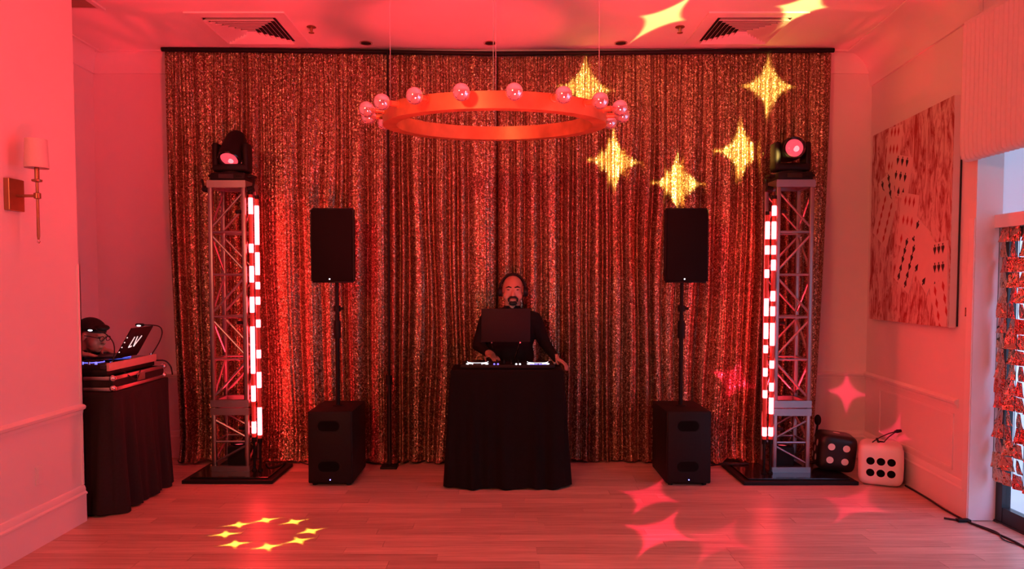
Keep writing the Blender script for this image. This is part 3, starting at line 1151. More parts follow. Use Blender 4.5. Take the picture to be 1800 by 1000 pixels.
TY = 6.37
led_tube('LED pixel tube nearest the left truss', 440, 447, 344, 766, TY,
         [(347, 377), (428, 445), (467, 497), (521, 550), (573, 657), (677, 706), (740, 762)])
led_tube('LED pixel tube on the curtain side of the left truss', 450, 458, 352, 768, TY,
         [(361, 431), (443, 484), (495, 509), (521, 536), (561, 576), (614, 630), (653, 682), (715, 765)])
led_tube('LED pixel tube nearest the right truss', 1366, 1350, 352, 770, 6.27,
         [(361, 380), (389, 421), (431, 448), (456, 476), (511, 530), (538, 556), (567, 608), (633, 648), (672, 688), (698, 728), (750, 767)])
led_tube('LED pixel tube on the curtain side of the right truss', 1353, 1340, 380, 770, 6.27,
         [(389, 421), (431, 448), (473, 489), (524, 556), (567, 596), (606, 621), (646, 662), (685, 700), (750, 767)])


# ------------------------------------------------------------------ speakers, poles, subs
def pa_stack(side, x):
    y0, y1 = 6.02, 6.60
    sub = thing('subwoofer', 'black subwoofer box on the floor %s' % side, 'speaker', (x, (y0 + y1) / 2, 0), 'floor subwoofers')
    w = .185
    B().box((x - w, y0 + .012, .02), (x + w, y1, .62), bev=.012).build('cabinet', 'cab', sub, True)
    gr = B().box((x - w + .012, y0, .035), (x + w - .012, y0 + .014, .608), bev=.004).build('front_panel', 'cab', sub, True)
    for zc in (.50, .165):
        def slot(b_, hw, hh, yy, dy):
            pts = []
            for i in range(24):
                a = 2 * math.pi * i / 24
                cxs = (hw - hh) * (1 if math.cos(a) > 0 else -1)
                pts.append((cxs + hh * math.cos(a), hh * math.sin(a)))
            m = Matrix.Translation((x - .01, yy, zc)) @ Matrix.Rotation(R(90), 4, 'X')
            return b_.prism(pts, 0, dy, m)
        rim = slot(B(), .098, .052, y0 + .003, .006).build('port_rim', 'cab', gr)
        slot(B(), .088, .042, y0 + .0025, .007).build('port_hole', 'hole', rim)
    B().lathe([(.0055, 0), (.0055, .006)], 12, Matrix.Translation((x, y0 + .002, .055)) @ Matrix.Rotation(R(90), 4, 'X')).build('power_led', 'blueled', gr)
    B().lathe([(.003, 0), (.003, .008)], 12, Matrix.Translation((x, y0 + .002, .055)) @ Matrix.Rotation(R(90), 4, 'X')).build('led_core', 'whiteled', gr)
    for sx in (-1, 1):
        for yy in (y0 + .06, y1 - .06):
            B().lathe([(.02, 0), (.022, .022)], 12, Matrix.Translation((x + sx * .14, yy, 0))).build('foot', 'black', sub)
    B().lathe([(.045, .618), (.045, .626), (.024, .628)], 20, Matrix.Translation((x, 6.33, 0))).build('pole_cup', 'black', sub, True)
    pl = thing('speaker_pole', 'black speaker pole standing in the subwoofer %s' % side, 'pole', (x, 6.33, .62), 'speaker poles')
    T = Matrix.Translation((x + .03 * 0, 6.33, 0))
    B().lathe([(.019, .626), (.019, 1.40)], 16, T).build('outer_tube', 'black', pl, True)
    B().lathe([(.0155, 1.36), (.0155, 1.68)], 16, T).build('inner_tube', 'black', pl, True)
    B().lathe([(.030, 1.20), (.032, 1.21), (.032, 1.33), (.028, 1.35)], 16, T).build('clutch_sleeve', 'black', pl, True)
    cl = B().lathe([(.030, 1.43), (.032, 1.44), (.032, 1.475), (.028, 1.48)], 16, T).build('collar', 'black', pl, True)
    B().tube([(x, 6.33, 1.455), (x + .055, 6.31, 1.455)], .012, 10).build('knob', 'black', cl, True)
    sp = thing('loudspeaker', 'black loudspeaker cabinet on a pole %s' % side, 'speaker', (x, 6.33, 1.68), 'pole loudspeakers')
    # trapezoid cabinet: wide front, narrower back
    bb = B()
    bb.prism([(x - .178, 6.165), (x + .178, 6.165), (x + .185, 6.20), (x + .12, 6.50), (x - .12, 6.50), (x - .185, 6.20)], 1.675, 2.295)
    bmesh.ops.bevel(bb.bm, geom=bb.bm.edges[:], offset=.014, segments=2, affect='EDGES')
    bb.build('cabinet', 'black', sp, True)
    g = B().box((x - .168, 6.155, 1.69), (x + .168, 6.168, 2.28), bev=.006).build('grille', 'grille', sp, True)
    B().lathe([(.006, 0), (.006, .006)], 12, Matrix.Translation((x - .02, 6.157, 1.705)) @ Matrix.Rotation(R(90), 4, 'X')).build('power_led', 'whiteled', g)


pa_stack('left of the DJ table', -1.425)
pa_stack('right of the DJ table', 1.525)


# ------------------------------------------------------------------ DJ table
def draped(name, label, x0, x1, y0, y1, zt, flare, mtl, seed, rough_=1.0, group=None):
    rs = random.Random(seed)
    per = []
    N = 60
    corners = [(x0, y0), (x1, y0), (x1, y1), (x0, y1)]
    lens = [x1 - x0, y1 - y0, x1 - x0, y1 - y0]
    tot = sum(lens)
    for i in range(4):
        a, c_ = Vector(corners[i]), Vector(corners[(i + 1) % 4])
        n = int(N * 4 * lens[i] / tot) + 2
        nr = Vector(((c_ - a).y, -(c_ - a).x)).normalized()
        for k in range(n):
            t = k / n
            cr_ = Vector((0, 0))
            # blend normals near the corners
            pr_ = Vector(((a - Vector(corners[i - 1])).y, -(a - Vector(corners[i - 1])).x)).normalized()
            nx_ = Vector((nr.y * -1, nr.x))
            e = .12
            nn = nr
            if t < e:
                nn = (nr * (.5 + .5 * t / e) + pr_ * (.5 - .5 * t / e))
            if t > 1 - e:
                c2 = Vector(corners[(i + 2) % 4]) - c_
                n2 = Vector((c2.y, -c2.x)).normalized()
                nn = (nr * (.5 + .5 * (1 - t) / e) + n2 * (.5 - .5 * (1 - t) / e))
            per.append((a.lerp(c_, t), nn))
    zs_ = [zt, zt - .012, zt - .04, zt * .85, zt * .7, zt * .55, zt * .4, zt * .25, zt * .1, .012]
    ph = [rs.uniform(0, 6.28) for _ in range(6)]
    b_ = B()
    rings = []
    n = len(per)
    for j, z in enumerate(zs_):
        k = 1 - z / zt
        ring = []
        for i, (p, nn) in enumerate(per):
            s_ = i / n * 6.2832
            wv = math.sin(s_ * 13 + ph[0] + math.sin(s_ * 3 + ph[1]) * 1.5) * .5 + math.sin(s_ * 23 + ph[2] + 2 * math.sin(s_ * 2 + ph[4])) * .35
            off = (flare * k + .030 * rough_ * wv * k ** .8) + (.006 if j else 0)
            q_ = p + nn * off
            ring.append(b_.bm.verts.new((q_.x, q_.y, z + (.008 * math.sin(s_ * 9 + ph[3]) if j == len(zs_) - 1 else 0))))
        rings.append(ring)
    for a, c_ in zip(rings, rings[1:]):
        for i in range(n):
            b_.bm.faces.new((a[i], a[(i + 1) % n], c_[(i + 1) % n], c_[i]))
    b_.bm.faces.new(rings[0])
    o = b_.build(name, mtl, None, 'all')
    return tag(o, label, 'tablecloth', group)


def table(label, x0, x1, y0, y1, z):
    o = thing('folding_table', label, 'table', ((x0 + x1) / 2, (y0 + y1) / 2, 0), 'tables hidden under black cloths')
    B().box((x0 + .02, y0 + .02, z - .04), (x1 - .02, y1 - .02, z - .006), bev=.005).build('tabletop', 'black', o)
    for sx in (x0 + .06, x1 - .06):
        for sy in (y0 + .06, y1 - .06):
            B().tube([(sx, sy, 0), (sx, sy, z - .04)], .015, 10).build('leg', 'black', o, True)


table('table under the black cloth in front of the DJ', -.425, .485, 5.965, 6.40, .965)
draped('table_cloth', 'floor-length black cloth over the DJ table', -.425, .485, 5.965, 6.40, .967, .055, 'cloth', 4)
table('table under the dark cloth in the left alcove', -3.33, -2.80, 5.27, 6.14, .885)
draped('table_cloth', 'floor-length dark cloth over the alcove table', -3.33, -2.80, 5.27, 6.14, .887, .05, 'drape', 9, 1.5)

# DJ controller
dc = thing('dj_controller', 'black DJ controller with glowing jog wheels on the DJ table', 'controller', (.035, 6.18, .97))
B().box((-.35, 6.02, .972), (.42, 6.36, 1.005), bev=.006).build('body', 'black', dc, True)
for x in (-.215, .285):
    T = Matrix.Translation((x, 6.16, 1.005))
    j = B().lathe([(.085, 0), (.085, .012), (.078, .018), (.02, .018), (.002, .018)], 32, T).build('jog_wheel', 'gloss', dc, True)
    B().lathe([(.086, .008), (.088, .0085), (.088, .0105), (.086, .011)], 32, T, caps=False).build('light_ring', 'whiteled', j, True)
    for dx in (-.062, .062):
        B().ell((x + dx, 6.045, 1.010), (.030, .012, .008), u=12, v=8).build('lit_button', 'whiteled', dc, True)
    for k in range(4):
        B().box((x - .07 + k * .037, 6.028, 1.003), (x - .042 + k * .037, 6.05, 1.010)).build('pad', 'blueled' if x > 0 else 'keys', dc)
for k, x in enumerate((-.075, -.045, .105, .135)):
    B().ell((x, 6.03, 1.008), .0085, u=10, v=8).build('indicator', 'blueled' if k < 2 else 'whiteled', dc, True)
for i in range(4):
    for j_ in range(4):
        B().lathe([(.008, 0), (.007, .014)], 10, Matrix.Translation((-.055 + i * .06, 6.12 + j_ * .055, 1.005))).build('knob', 'black', dc, True)

# laptop on its stand
ls = thing('laptop_stand', 'thin metal laptop stand rising behind the DJ controller', 'stand', (.02, 6.33, .97))
for x in (-.10, .14):
    B().tube([(x, 6.24, 1.165), (x + (.05 if x < 0 else -.05), 6.372, .99), (x + (.05 if x < 0 else -.05), 6.388, .972)], .006, 8).build('leg', 'steel', ls, True)
    B().tube([(x, 6.20, 1.172), (x, 6.42, 1.172)], .006, 8).build('arm', 'steel', ls, True)
B().tube([(-.05, 6.375, .985), (.09, 6.375, .985)], .006, 8).build('crossbar', 'steel', ls, True)


def laptop(label, loc, rz, lean, logo=False):
    """local: hinge along x at the origin, keyboard towards +y, back of the lid faces -y"""
    o = thing('laptop', label, 'laptop', (0, 0, 0))
    w, d = (.205, .25) if not logo else (.17, .235)
    B().box((-w, 0, 0), (w, d, .016), bev=.003).build('base', 'lid', o)
    B().box((-w + .02, .03, .016), (w - .02, d * .55, .018)).build('keyboard', 'keys', o)
    B().box((-.05, d * .6, .016), (.05, d * .92, .0168)).build('touchpad', 'lid', o)
    T = Matrix.Translation((0, 0, .012)) @ Matrix.Rotation(lean, 4, 'X')
    ld = B().box((-w, -.006, 0), (w, .003, d + .02), T, bev=.003).build('lid', 'lid', o, True)
    B().box((-w + .01, .003, .015), (w - .01, .0042, d + .008), T).build('screen', 'screen', ld)
    if logo:
        # LV lettering on the lid: the two strokes of the L, then the V
        bb = B()
        for p, q_ in (((-.052, .175), (-.060, .085)), ((-.064, .085), (-.020, .088)), ((-.010, .175), (.014, .085)), ((.014, .085), (.056, .178))):
            bb.bar(T @ Vector((p[0], -.0075, p[1])), T @ Vector((q_[0], -.0075, q_[1])), .012, .002, up=T.to_3x3() @ Vector((0, 1, 0)))
        bb.build('logo', 'logo', ld)
        for k in range(4):
            B().ell(T @ Vector((-w + .004, -.0065, .05 + k * .042)), .005, u=8, v=6).build('side_light', 'logo', ld)
    o.location = loc
    o.rotation_euler = (0, 0, rz)
    return o


laptop('dark laptop on the stand in front of the DJ, lid toward the room', (.02, 6.19, 1.178), 0, R(4))

# ------------------------------------------------------------------ alcove DJ rig
fc = thing('flight_case', 'open aluminium-edged flight case on the alcove table', 'case', (-3.08, 5.7, .89))
X0, X1, Y0, Y1 = -3.30, -2.80, 5.285, 6.10
B().box((X0 + .012, Y0 + .012, .892), (X1 - .012, Y1 - .012, .905)).build('tray', 'case', fc)
bb = B()
for a, c_ in (((X0 + .01, Y0 + .01), (X1 - .01, Y0 + .02)), ((X0 + .01, Y1 - .02), (X1 - .01, Y1 - .01)), ((X0 + .01, Y0 + .02), (X0 + .02, Y1 - .02)), ((X1 - .02, Y0 + .02), (X1 - .01, Y1 - .02))):
    bb.box((*a, .905), (*c_, .99))
bb.build('side_walls', 'drape', fc)
for z in (.893, .972):
    B().box((X1 - .018, Y0, z), (X1, Y1, z + .026), bev=.003).build('edge_rail', 'alu', fc, True)
    B().box((X0, Y0, z), (X1, Y0 + .018, z + .026), bev=.003).build('edge_rail', 'alu', fc, True)
for z in (.914, .985):
    B().ell((X1 - .012, Y0 + .012, z), .024, u=12, v=8).build('ball_corner', 'steel', fc, True)
    B().ell((X1 - .012, Y1 - .012, z), .024, u=12, v=8).build('ball_corner', 'steel', fc, True)
B().box((X1 - .002, 5.62, .925), (X1 + .008, 5.74, .985), bev=.003).build('latch', 'steel', fc)
d2 = thing('dj_controller', 'DJ controller in a wooden-sided tray on the alcove flight case', 'controller', (-3.1, 5.7, 1.0))
B().box((-3.28, 5.31, 1.000), (-2.86, 6.04, 1.045), bev=.004).build('body', 'black', d2, True)
B().box((-2.862, 5.31, 1.035), (-2.842, 6.04, 1.092), bev=.003).build('side_panel', 'case', d2)
B().box((-3.28, 5.31, 1.045), (-2.862, 6.02, 1.082), bev=.004).build('deck', 'gloss', d2, True)
for yy in (5.47, 5.86):
    j = B().lathe([(.075, 0), (.075, .012), (.068, .016), (.002, .016)], 28, Matrix.Translation((-3.05, yy, 1.082))).build('jog_wheel', 'black', d2, True)
    B().lathe([(.078, .002), (.082, .004), (.078, .008)], 28, Matrix.Translation((-3.05, yy, 1.082)), caps=False).build('light_ring', 'blueled', j, True)
for i in range(7):
    B().lathe([(.009, 0), (.008, .018)], 10, Matrix.Translation((-3.25 + i * .05, 5.335, 1.082))).build('knob', 'steel' if i % 2 else 'blueled', d2, True)
laptop('laptop with glowing letters on its lid, on the alcove flight case', (-2.915, 5.70, 1.10), R(90), R(30), True)


def gooseneck(label, pts, headp, headd):
    o = thing('gooseneck_lamp', label, 'lamp', pts[0], 'gooseneck work lamps')
    # smooth the neck
    P_ = [Vector(p) for p in pts]
    out = []
    for i in range(len(P_) - 1):
        p0, p1, p2, p3 = P_[max(i - 1, 0)], P_[i], P_[i + 1], P_[min(i + 2, len(P_) - 1)]
        for k in range(6):
            t = k / 6
            out.append(.5 * ((2 * p1) + (-p0 + p2) * t + (2 * p0 - 5 * p1 + 4 * p2 - p3) * t * t + (-p0 + 3 * p1 - 3 * p2 + p3) * t ** 3))
    out.append(P_[-1])
    B().tube(out, .0045, 8).build('neck', 'rubber', o, True)
    hp, hd = Vector(headp), Vector(headd).normalized()
    T = Matrix.Translation(hp) @ Vector((0, 0, 1)).rotation_difference(hd).to_matrix().to_4x4()
    h_ = B().lathe([(.007, -.04), (.013, -.03), (.013, .02), (.008, .03)], 12, T).build('lamp_head', 'black', o, True)
    B().ell(hp + Vector((0, -.010, -.006)), (.018, .008, .007), u=10, v=8).build('led', 'whiteled', h_, True)
    B().lathe([(.012, -.012), (.010, .02)], 10, Matrix.Translation(Vector(pts[0]))).build('socket', 'steel', o, True)


ga = lambda px, py, yv=5.42: tuple(on(px, py, 'y', yv))
gooseneck('gooseneck lamp bent toward the person in the alcove, at the near end of the case', [ga(196, 640), ga(201, 622), ga(199, 602), ga(186, 587), ga(166, 579)], ga(160, 579), (-1, 0, .05))
gb = lambda px, py: tuple(on(px, py, 'y', 5.98))
gooseneck('gooseneck lamp arching over the lettered laptop lid', [gb(265, 625), gb(279, 603), gb(285, 584), gb(278, 573), gb(250, 571)], gb(245, 571), (-1, 0, .03))


# ------------------------------------------------------------------ people
def body(name, label, build, matf, mats, voxel=.0065, smooth=3):
    b_ = B()
    build(b_)
    me = bpy.data.meshes.new('tmp')
    b_.bm.to_mesh(me)
    b_.bm.free()
    t = bpy.data.objects.new('tmp', me)
    C.objects.link(t)
    md = t.modifiers.new('r', 'REMESH')
    md.mode = 'VOXEL'
    md.voxel_size = voxel
    dg = bpy.context.evaluated_depsgraph_get()
    dg.update()
    me2 = bpy.data.meshes.new_from_object(t.evaluated_get(dg))
    bpy.data.objects.remove(t, do_unlink=True)
    bm = bmesh.new()
    bm.from_mesh(me2)
    for _ in range(smooth):
        bmesh.ops.smooth_vert(bm, verts=bm.verts, factor=.5, use_axis_x=True, use_axis_y=True, use_axis_z=True)
    for f in bm.faces:
        f.material_index = matf(f.calc_center_median())
    B2 = B()
    B2.bm.free()
    B2.bm = bm
    o = B2.build(name, mats, None, 'all')
    return tag(o, label, 'person')


def head(b_, c, fwd, sc=1.0):
    """head centred at c (mid-height), fwd is the horizontal facing direction"""
    f = Vector(fwd).normalized()
    s_ = f.cross(Vector((0, 0, 1))).normalized()
    u_ = s_.cross(f)
    rot = Matrix((s_, f, u_)).transposed()
    q_ = rot.to_quaternion()
    def e(x, yv, z, rx, ry, rz):
        b_.ell(Vector(c) + rot @ Vector((x, yv, z)) * sc, (rx * sc, ry * sc, rz * sc), q_)
    e(0, -.012, .035, .082, .102, .090)      # cranium
    e(0, .035, -.005, .073, .066, .095)      # face
    e(0, .042, -.070, .062, .052, .048)      # jaw
    e(0, .068, -.098, .026, .024, .020)      # chin
    for k in (-1, 1):
        e(.046 * k, .052, -.040, .032, .036, .036)   # cheeks
        e(.034 * k, .088, .026, .026, .014, .009)    # brow
        e(.088 * k, -.005, -.005, .012, .022, .034)  # ears
    e(0, .104, -.012, .011, .016, .026)      # nose bridge
    e(0, .112, -.030, .017, .018, .013)      # nose tip
    e(0, .094, -.062, .026, .014, .007)      # upper lip
    e(0, .092, -.074, .022, .014, .008)      # lower lip
    return rot


def hand(b_, wrist, palm_dir, palm_n, L=.19, curl=.5, side=1, spread=.1):
    """five finger hand; palm_dir from wrist to knuckles, palm_n points out of the back of the hand"""
    d = Vector(palm_dir).normalized()
    n = Vector(palm_n)
    n = (n - d * n.dot(d)).normalized()
    s_ = d.cross(n) * side
    w = Vector(wrist)
    q_ = Matrix((s_, d, n)).transposed().to_quaternion()
    b_.ell(w + d * .045, (.040, .052, .018), q_)
    for k, (off, ln) in enumerate(((-.030, .060), (-.010, .076), (.011, .080), (.031, .070))):
        p = w + d * .085 + s_ * off
        dd = d + s_ * (off * spread * 12)
        ang = 0
        r_ = .0092
        for m_ in range(3):
            ang += curl * (.7, 1.0, .8)[m_]
            dirv = (dd * math.cos(ang) - n * math.sin(ang)).normalized()
            q2 = p + dirv * ln * (.45, .31, .26)[m_]
            b_.cap(p, q2, r_, r_ - .0008)
            p, r_ = q2, r_ - .0008
    p = w + d * .025 + s_ * .034
    for dv, ln, r_ in ((s_ * .8 + d * .6 - n * .25, .042, .011), (s_ * .35 + d * .9 - n * .35, .034, .0095)):
        q2 = p + dv.normalized() * ln
        b_.cap(p, q2, r_, r_ - .001)
        p = q2


HD = Vector((.083, 6.535, 1.605))


def build_dj(b_):
    head(b_, HD, (0, -1, -.05), 1.08)
    c = b_.cap
    c((.083, 6.57, 1.53), (.070, 6.62, 1.37), .066, .085)
    c((.07, 6.63, 1.40), (-.135, 6.64, 1.335), .075, .085)
    c((.07, 6.63, 1.40), (.265, 6.64, 1.335), .075, .085)
    b_.ell((.062, 6.635, 1.22), (.225, .125, .235))
    b_.ell((.062, 6.62, 1.02), (.215, .145, .22))
    b_.ell((.062, 6.635, .86), (.195, .13, .14))
    # arm on the left of the picture: bent, hand on the controller
    c((-.15, 6.64, 1.33), (-.225, 6.62, 1.115), .075, .056)
    c((-.225, 6.62, 1.115), (-.11, 6.44, 1.045), .056, .036)
    hand(b_, (-.11, 6.44, 1.045), (.35, -.9, -.12), (0, -.1, 1), curl=.25, side=1)
    # arm on the right of the picture: reaching to the table edge
    c((.28, 6.64, 1.32), (.365, 6.60, 1.145), .075, .054)
    c((.365, 6.60, 1.145), (.452, 6.37, 1.022), .052, .034)
    hand(b_, (.452, 6.37, 1.022), (.72, -.50, -.38), (.45, -.1, 1), curl=.42, side=1, spread=.06)
    for k in (-1, 1):
        x = .062 + k * .10
        c((x, 6.64, .82), (x + k * .02, 6.63, .46), .105, .070)
        c((x + k * .02, 6.63, .46), (x + k * .03, 6.65, .09), .068, .045)
        b_.ell((x + k * .03, 6.60, .045), (.048, .125, .045))


def mat_dj(p):
    if p.z > 1.475 or (p.z > 1.43 and p.y < 6.52):
        return 0
    if p.x > .445 and p.z < 1.06 and p.y < 6.40 and p.z > .8:
        return 0
    if p.y < 6.45 and p.x < .03 and p.z > .95 and p.z < 1.12:
        return 0
    return 1 if p.z > .88 else (2 if p.z > .09 else 3)


dj = body('person', 'person in a black top wearing headphones behind the DJ table', build_dj, mat_dj, ['skin', 'shirt', 'denim', 'gloss'])


def hp(x, yv, z):
    return HD + Vector((-x, -yv, z)) * 1.08


# eyes, brows, beard, cropped hair
for k in (-1, 1):
    B().ell(hp(.034 * k, .090, .008), (.015, .008, .0055), u=12, v=8).build('eye', 'eye', dj, True)
    B().tube([hp(.012 * k, .106, .026), hp(.034 * k, .107, .033), hp(.058 * k, .086, .026)], [.004, .006, .003], 8).build('eyebrow', 'hair', dj, True)
bd = B()
bd.tube([hp(-.034, .094, -.088), hp(-.036, .094, -.066), hp(-.02, .109, -.052), hp(0, .116, -.050), hp(.02, .109, -.052), hp(.036, .094, -.066), hp(.034, .094, -.088)], [.008, .009, .010, .009, .010, .009, .008], 10)
bd.ell(hp(0, .085, -.100), (.036, .020, .022))
bd.build('goatee', 'hair', dj, True)
B().tube([hp(-.018, .107, -.070), hp(0, .1095, -.071), hp(.018, .107, -.070)], [.003, .0055, .003], 8).build('lips', 'lip', dj, True)
bb = B()
bb.ell(hp(0, -.03, .040), (.0935, .100, .094))
bmesh.ops.delete(bb.bm, geom=[v for v in bb.bm.verts if v.co.y < 6.535 or v.co.z < 1.56], context='VERTS')
bb.build('cropped_hair', 'hair', dj, True)

hpn = thing('headphones', 'black over-ear headphones on the head of the person at the DJ table', 'headphones', HD)
arc = []
for i in range(17):
    a = math.pi * i / 16
    arc.append(hp(.104 * math.cos(a), .01, .008 + .128 * math.sin(a)))
B().tube(arc, .011, 8).build('headband', 'black', hpn, True)
for k in (-1, 1):
    T = Matrix.Translation(hp(.100 * k, .005, -.008)) @ Matrix.Rotation(R(90) * -k, 4, 'Y')
    e = B().lathe([(.030, -.012), (.040, -.006), (.042, .014), (.034, .024), (.004, .026)], 24, T).build('ear_cup', 'black', hpn, True)
    B().lathe([(.040, -.016), (.044, -.010), (.038, -.004)], 24, T).build('cushion', 'drape', e, True)

H2 = Vector((-3.19, 5.72, 1.262))


def build_p2(b_):
    head(b_, H2, (1, -.18, -.22), 1.0)
    c = b_.cap
    c((-3.225, 5.725, 1.19), (-3.36, 5.74, 1.08), .055, .065)
    b_.ell((-3.49, 5.75, .99), (.115, .19, .20), Euler((0, R(38), 0)).to_quaternion())
    b_.ell((-3.61, 5.76, .82), (.125, .17, .16))
    c((-3.36, 5.74, 1.07), (-3.38, 5.56, 1.04), .065, .07)
    c((-3.36, 5.74, 1.07), (-3.40, 5.92, 1.04), .065, .07)
    for k, yv in ((-1, 5.55), (1, 5.93)):
        c((-3.39, yv, 1.03), (-3.30, yv + k * .04, 1.02 + .11), .055, .046) if False else None
        c((-3.39, yv, 1.03), (-3.44, yv + k * .06, .99), .06, .05)
        c((-3.40, yv + k * .02, 1.03), (-3.21, yv - k * .03, 1.135), .052, .034)
        hand(b_, (-3.21, yv - k * .03, 1.135), (.9, -k * .15, -.12), (0, 0, 1), curl=.28, side=k)
        x = -3.60
        c((x, 5.76 + k * .09, .80), (x + .06, 5.76 + k * .11, .44), .095, .066)
        c((x + .06, 5.76 + k * .11, .44), (x - .02, 5.76 + k * .12, .09), .064, .044)
        b_.ell((x + .03, 5.76 + k * .12, .045), (.125, .046, .045))


def mat_p2(p):
    if p.x > -3.28 and p.z > 1.155:
        return 0
    if p.x > -3.215 and p.z > 1.06:
        return 0
    return 1 if p.z > .8 else (2 if p.z > .09 else 3)


p2 = body('person', 'person in black leaning over the DJ gear in the left alcove', build_p2, mat_p2, ['skin', 'shirt', 'denim', 'gloss'])
f2 = Vector((1, -.18, -.22)).normalized()
s2 = f2.cross(Vector((0, 0, 1))).normalized()
u2 = s2.cross(f2)
h2 = lambda x, yv, z: H2 + s2 * x + f2 * yv + u2 * z
bb = B()
rot2 = Matrix((s2, f2, u2)).transposed().to_quaternion()
bb.ell(h2(0, -.014, .045), (.095, .115, .098), rot2, 28, 20)
bmesh.ops.delete(bb.bm, geom=[v for v in bb.bm.verts if (v.co - H2).dot(u2) < (.035 if (v.co - H2).dot(f2) > -.01 else -.05)], context='VERTS')
bb.ell(h2(0, .075, .082), (.070, .040, .026), rot2)
bb.build('hair', 'hair', p2, 'all')
for k in (-1, 1):
    B().ell(h2(.034 * k, .088, .008), (.012, .008, .006), u=10, v=8).build('eye', 'eye', p2, True)
gl = thing('eyeglasses', 'dark-rimmed glasses on the face of the person in the alcove', 'glasses', h2(0, .12, .008))
for k in (-1, 1):
    ring_ = [h2(.034 * k + .024 * math.cos(a), .117, .006 + .018 * math.sin(a)) for a in [2 * math.pi * i / 16 for i in range(17)]]
    B().tube(ring_, .003, 6).build('rim', 'black', gl, True)
    B().tube([h2(.058 * k, .115, .010), h2(.088 * k, .03, .012), h2(.094 * k, -.01, .008)], .003, 6).build('temple', 'black', gl, True)
B().tube([h2(-.011, .119, .010), h2(.011, .119, .010)], .003, 6).build('bridge', 'black', gl, True)


# ------------------------------------------------------------------ inflatable dice
def die(label, mtl, pipm, c, size, rz, rx, front, side_l, top):
    o = thing('toy_die', label, 'die', (0, 0, 0), 'giant dice')
    h = size / 2
    bb = B()
    n = 12
    r_ = bmesh.ops.create_cube(bb.bm, size=2)
    bmesh.ops.subdivide_edges(bb.bm, edges=bb.bm.edges[:], cuts=n, use_grid_fill=True)

    def puff(p):
        v = Vector(p)
        # superellipsoid: a soft cube
        k = 6.0
        m_ = (abs(v.x) ** k + abs(v.y) ** k + abs(v.z) ** k) ** (1 / k)
        return v / m_ * h * 1.02
    for v in bb.bm.verts:
        v.co = puff(v.co)
    bb.build('body', mtl, o, 'all')
    PIP = {1: [(0, 0)], 2: [(-.4, .4), (.4, -.4)], 3: [(-.4, .4), (0, 0), (.4, -.4)], 4: [(-.38, .36), (.38, .36), (-.38, -.36), (.38, -.36)],
           5: [(-.4, .4), (.4, .4), (-.4, -.4), (.4, -.4), (0, 0)], 6: [(-.45, .22), (0, .22), (.45, .22), (-.45, -.34), (0, -.34), (.45, -.34)]}
    for cnt, fm_ in ((front, lambda a, b_: (a, -1, b_)), (side_l, lambda a, b_: (-1, -a, b_)), (top, lambda a, b_: (a, b_, 1)), (7 - side_l, lambda a, b_: (1, a, b_))):
        for (a, b_) in PIP[cnt]:
            q_ = B()
            rows_ = []
            cen = puff(fm_(a, b_))
            vs = []
            for i in range(20):
                t = 2 * math.pi * i / 20
                vs.append(q_.bm.verts.new(puff(fm_(a + 0.185 * math.cos(t), b_ + .185 * math.sin(t))) * 1.006))
            cv = q_.bm.verts.new(cen * 1.012)
            for i in range(20):
                q_.bm.faces.new((vs[i], vs[(i + 1) % 20], cv))
            q_.build('pip', pipm, o, True)
    o.rotation_euler = (rx, 0, rz)
    o.location = c
    return o


die('giant white die showing six black pips, against the right wall', 'whitedie', 'hole', (3.165, 6.15, .172), .335, R(-26), 0, 6, 3, 1)
db = die('giant black die showing four white pips, beside the white die', 'blackdie', 'whitedie', (2.895, 6.42, .208), .31, R(-12), R(0), 4, 5, 1)
db.rotation_euler = (R(0), R(6), R(-12))


def cable(name, label, pts, r_=.006, group=None, cat='cable'):
    P_ = [Vector(p) for p in pts]
    out = []
    for i in range(len(P_) - 1):
        p0, p1, p2_, p3 = P_[max(i - 1, 0)], P_[i], P_[i + 1], P_[min(i + 2, len(P_) - 1)]
        for k in range(7):
            t = k / 7
            out.append(.5 * ((2 * p1) + (-p0 + p2_) * t + (2 * p0 - 5 * p1 + 4 * p2_ - p3) * t * t + (-p0 + 3 * p1 - 3 * p2_ + p3) * t ** 3))
    out.append(P_[-1])
    return tag(B().tube(out, r_, 8).build(name, 'rubber', None, True), label, cat, group)


# hanging loops with a black weight lying on the white die
tg = thing('die_hanger', 'looped cord with a small black toggle on top of the white die', 'cord', (3.13, 6.15, .37))
dd_ = lambda px, py, yv=6.12: on(px, py, 'y', yv)
B().tube([dd_(1523, 792), dd_(1535, 776), dd_(1548, 768), dd_(1562, 762), dd_(1576, 758)], .005, 8).build('strap', 'rubber', tg, True)
B().tube([dd_(1550, 781), dd_(1562, 768), dd_(1576, 758)], .005, 8).build('strap', 'rubber', tg, True)
B().tube([dd_(1541, 770), dd_(1546, 781)], .009, 8).build('tab', 'rubber', tg, True)
B().tube([dd_(1572, 759), dd_(1577, 758), dd_(1584, 757)], [.008, .016, .012], 10).build('toggle', 'black', tg, True)

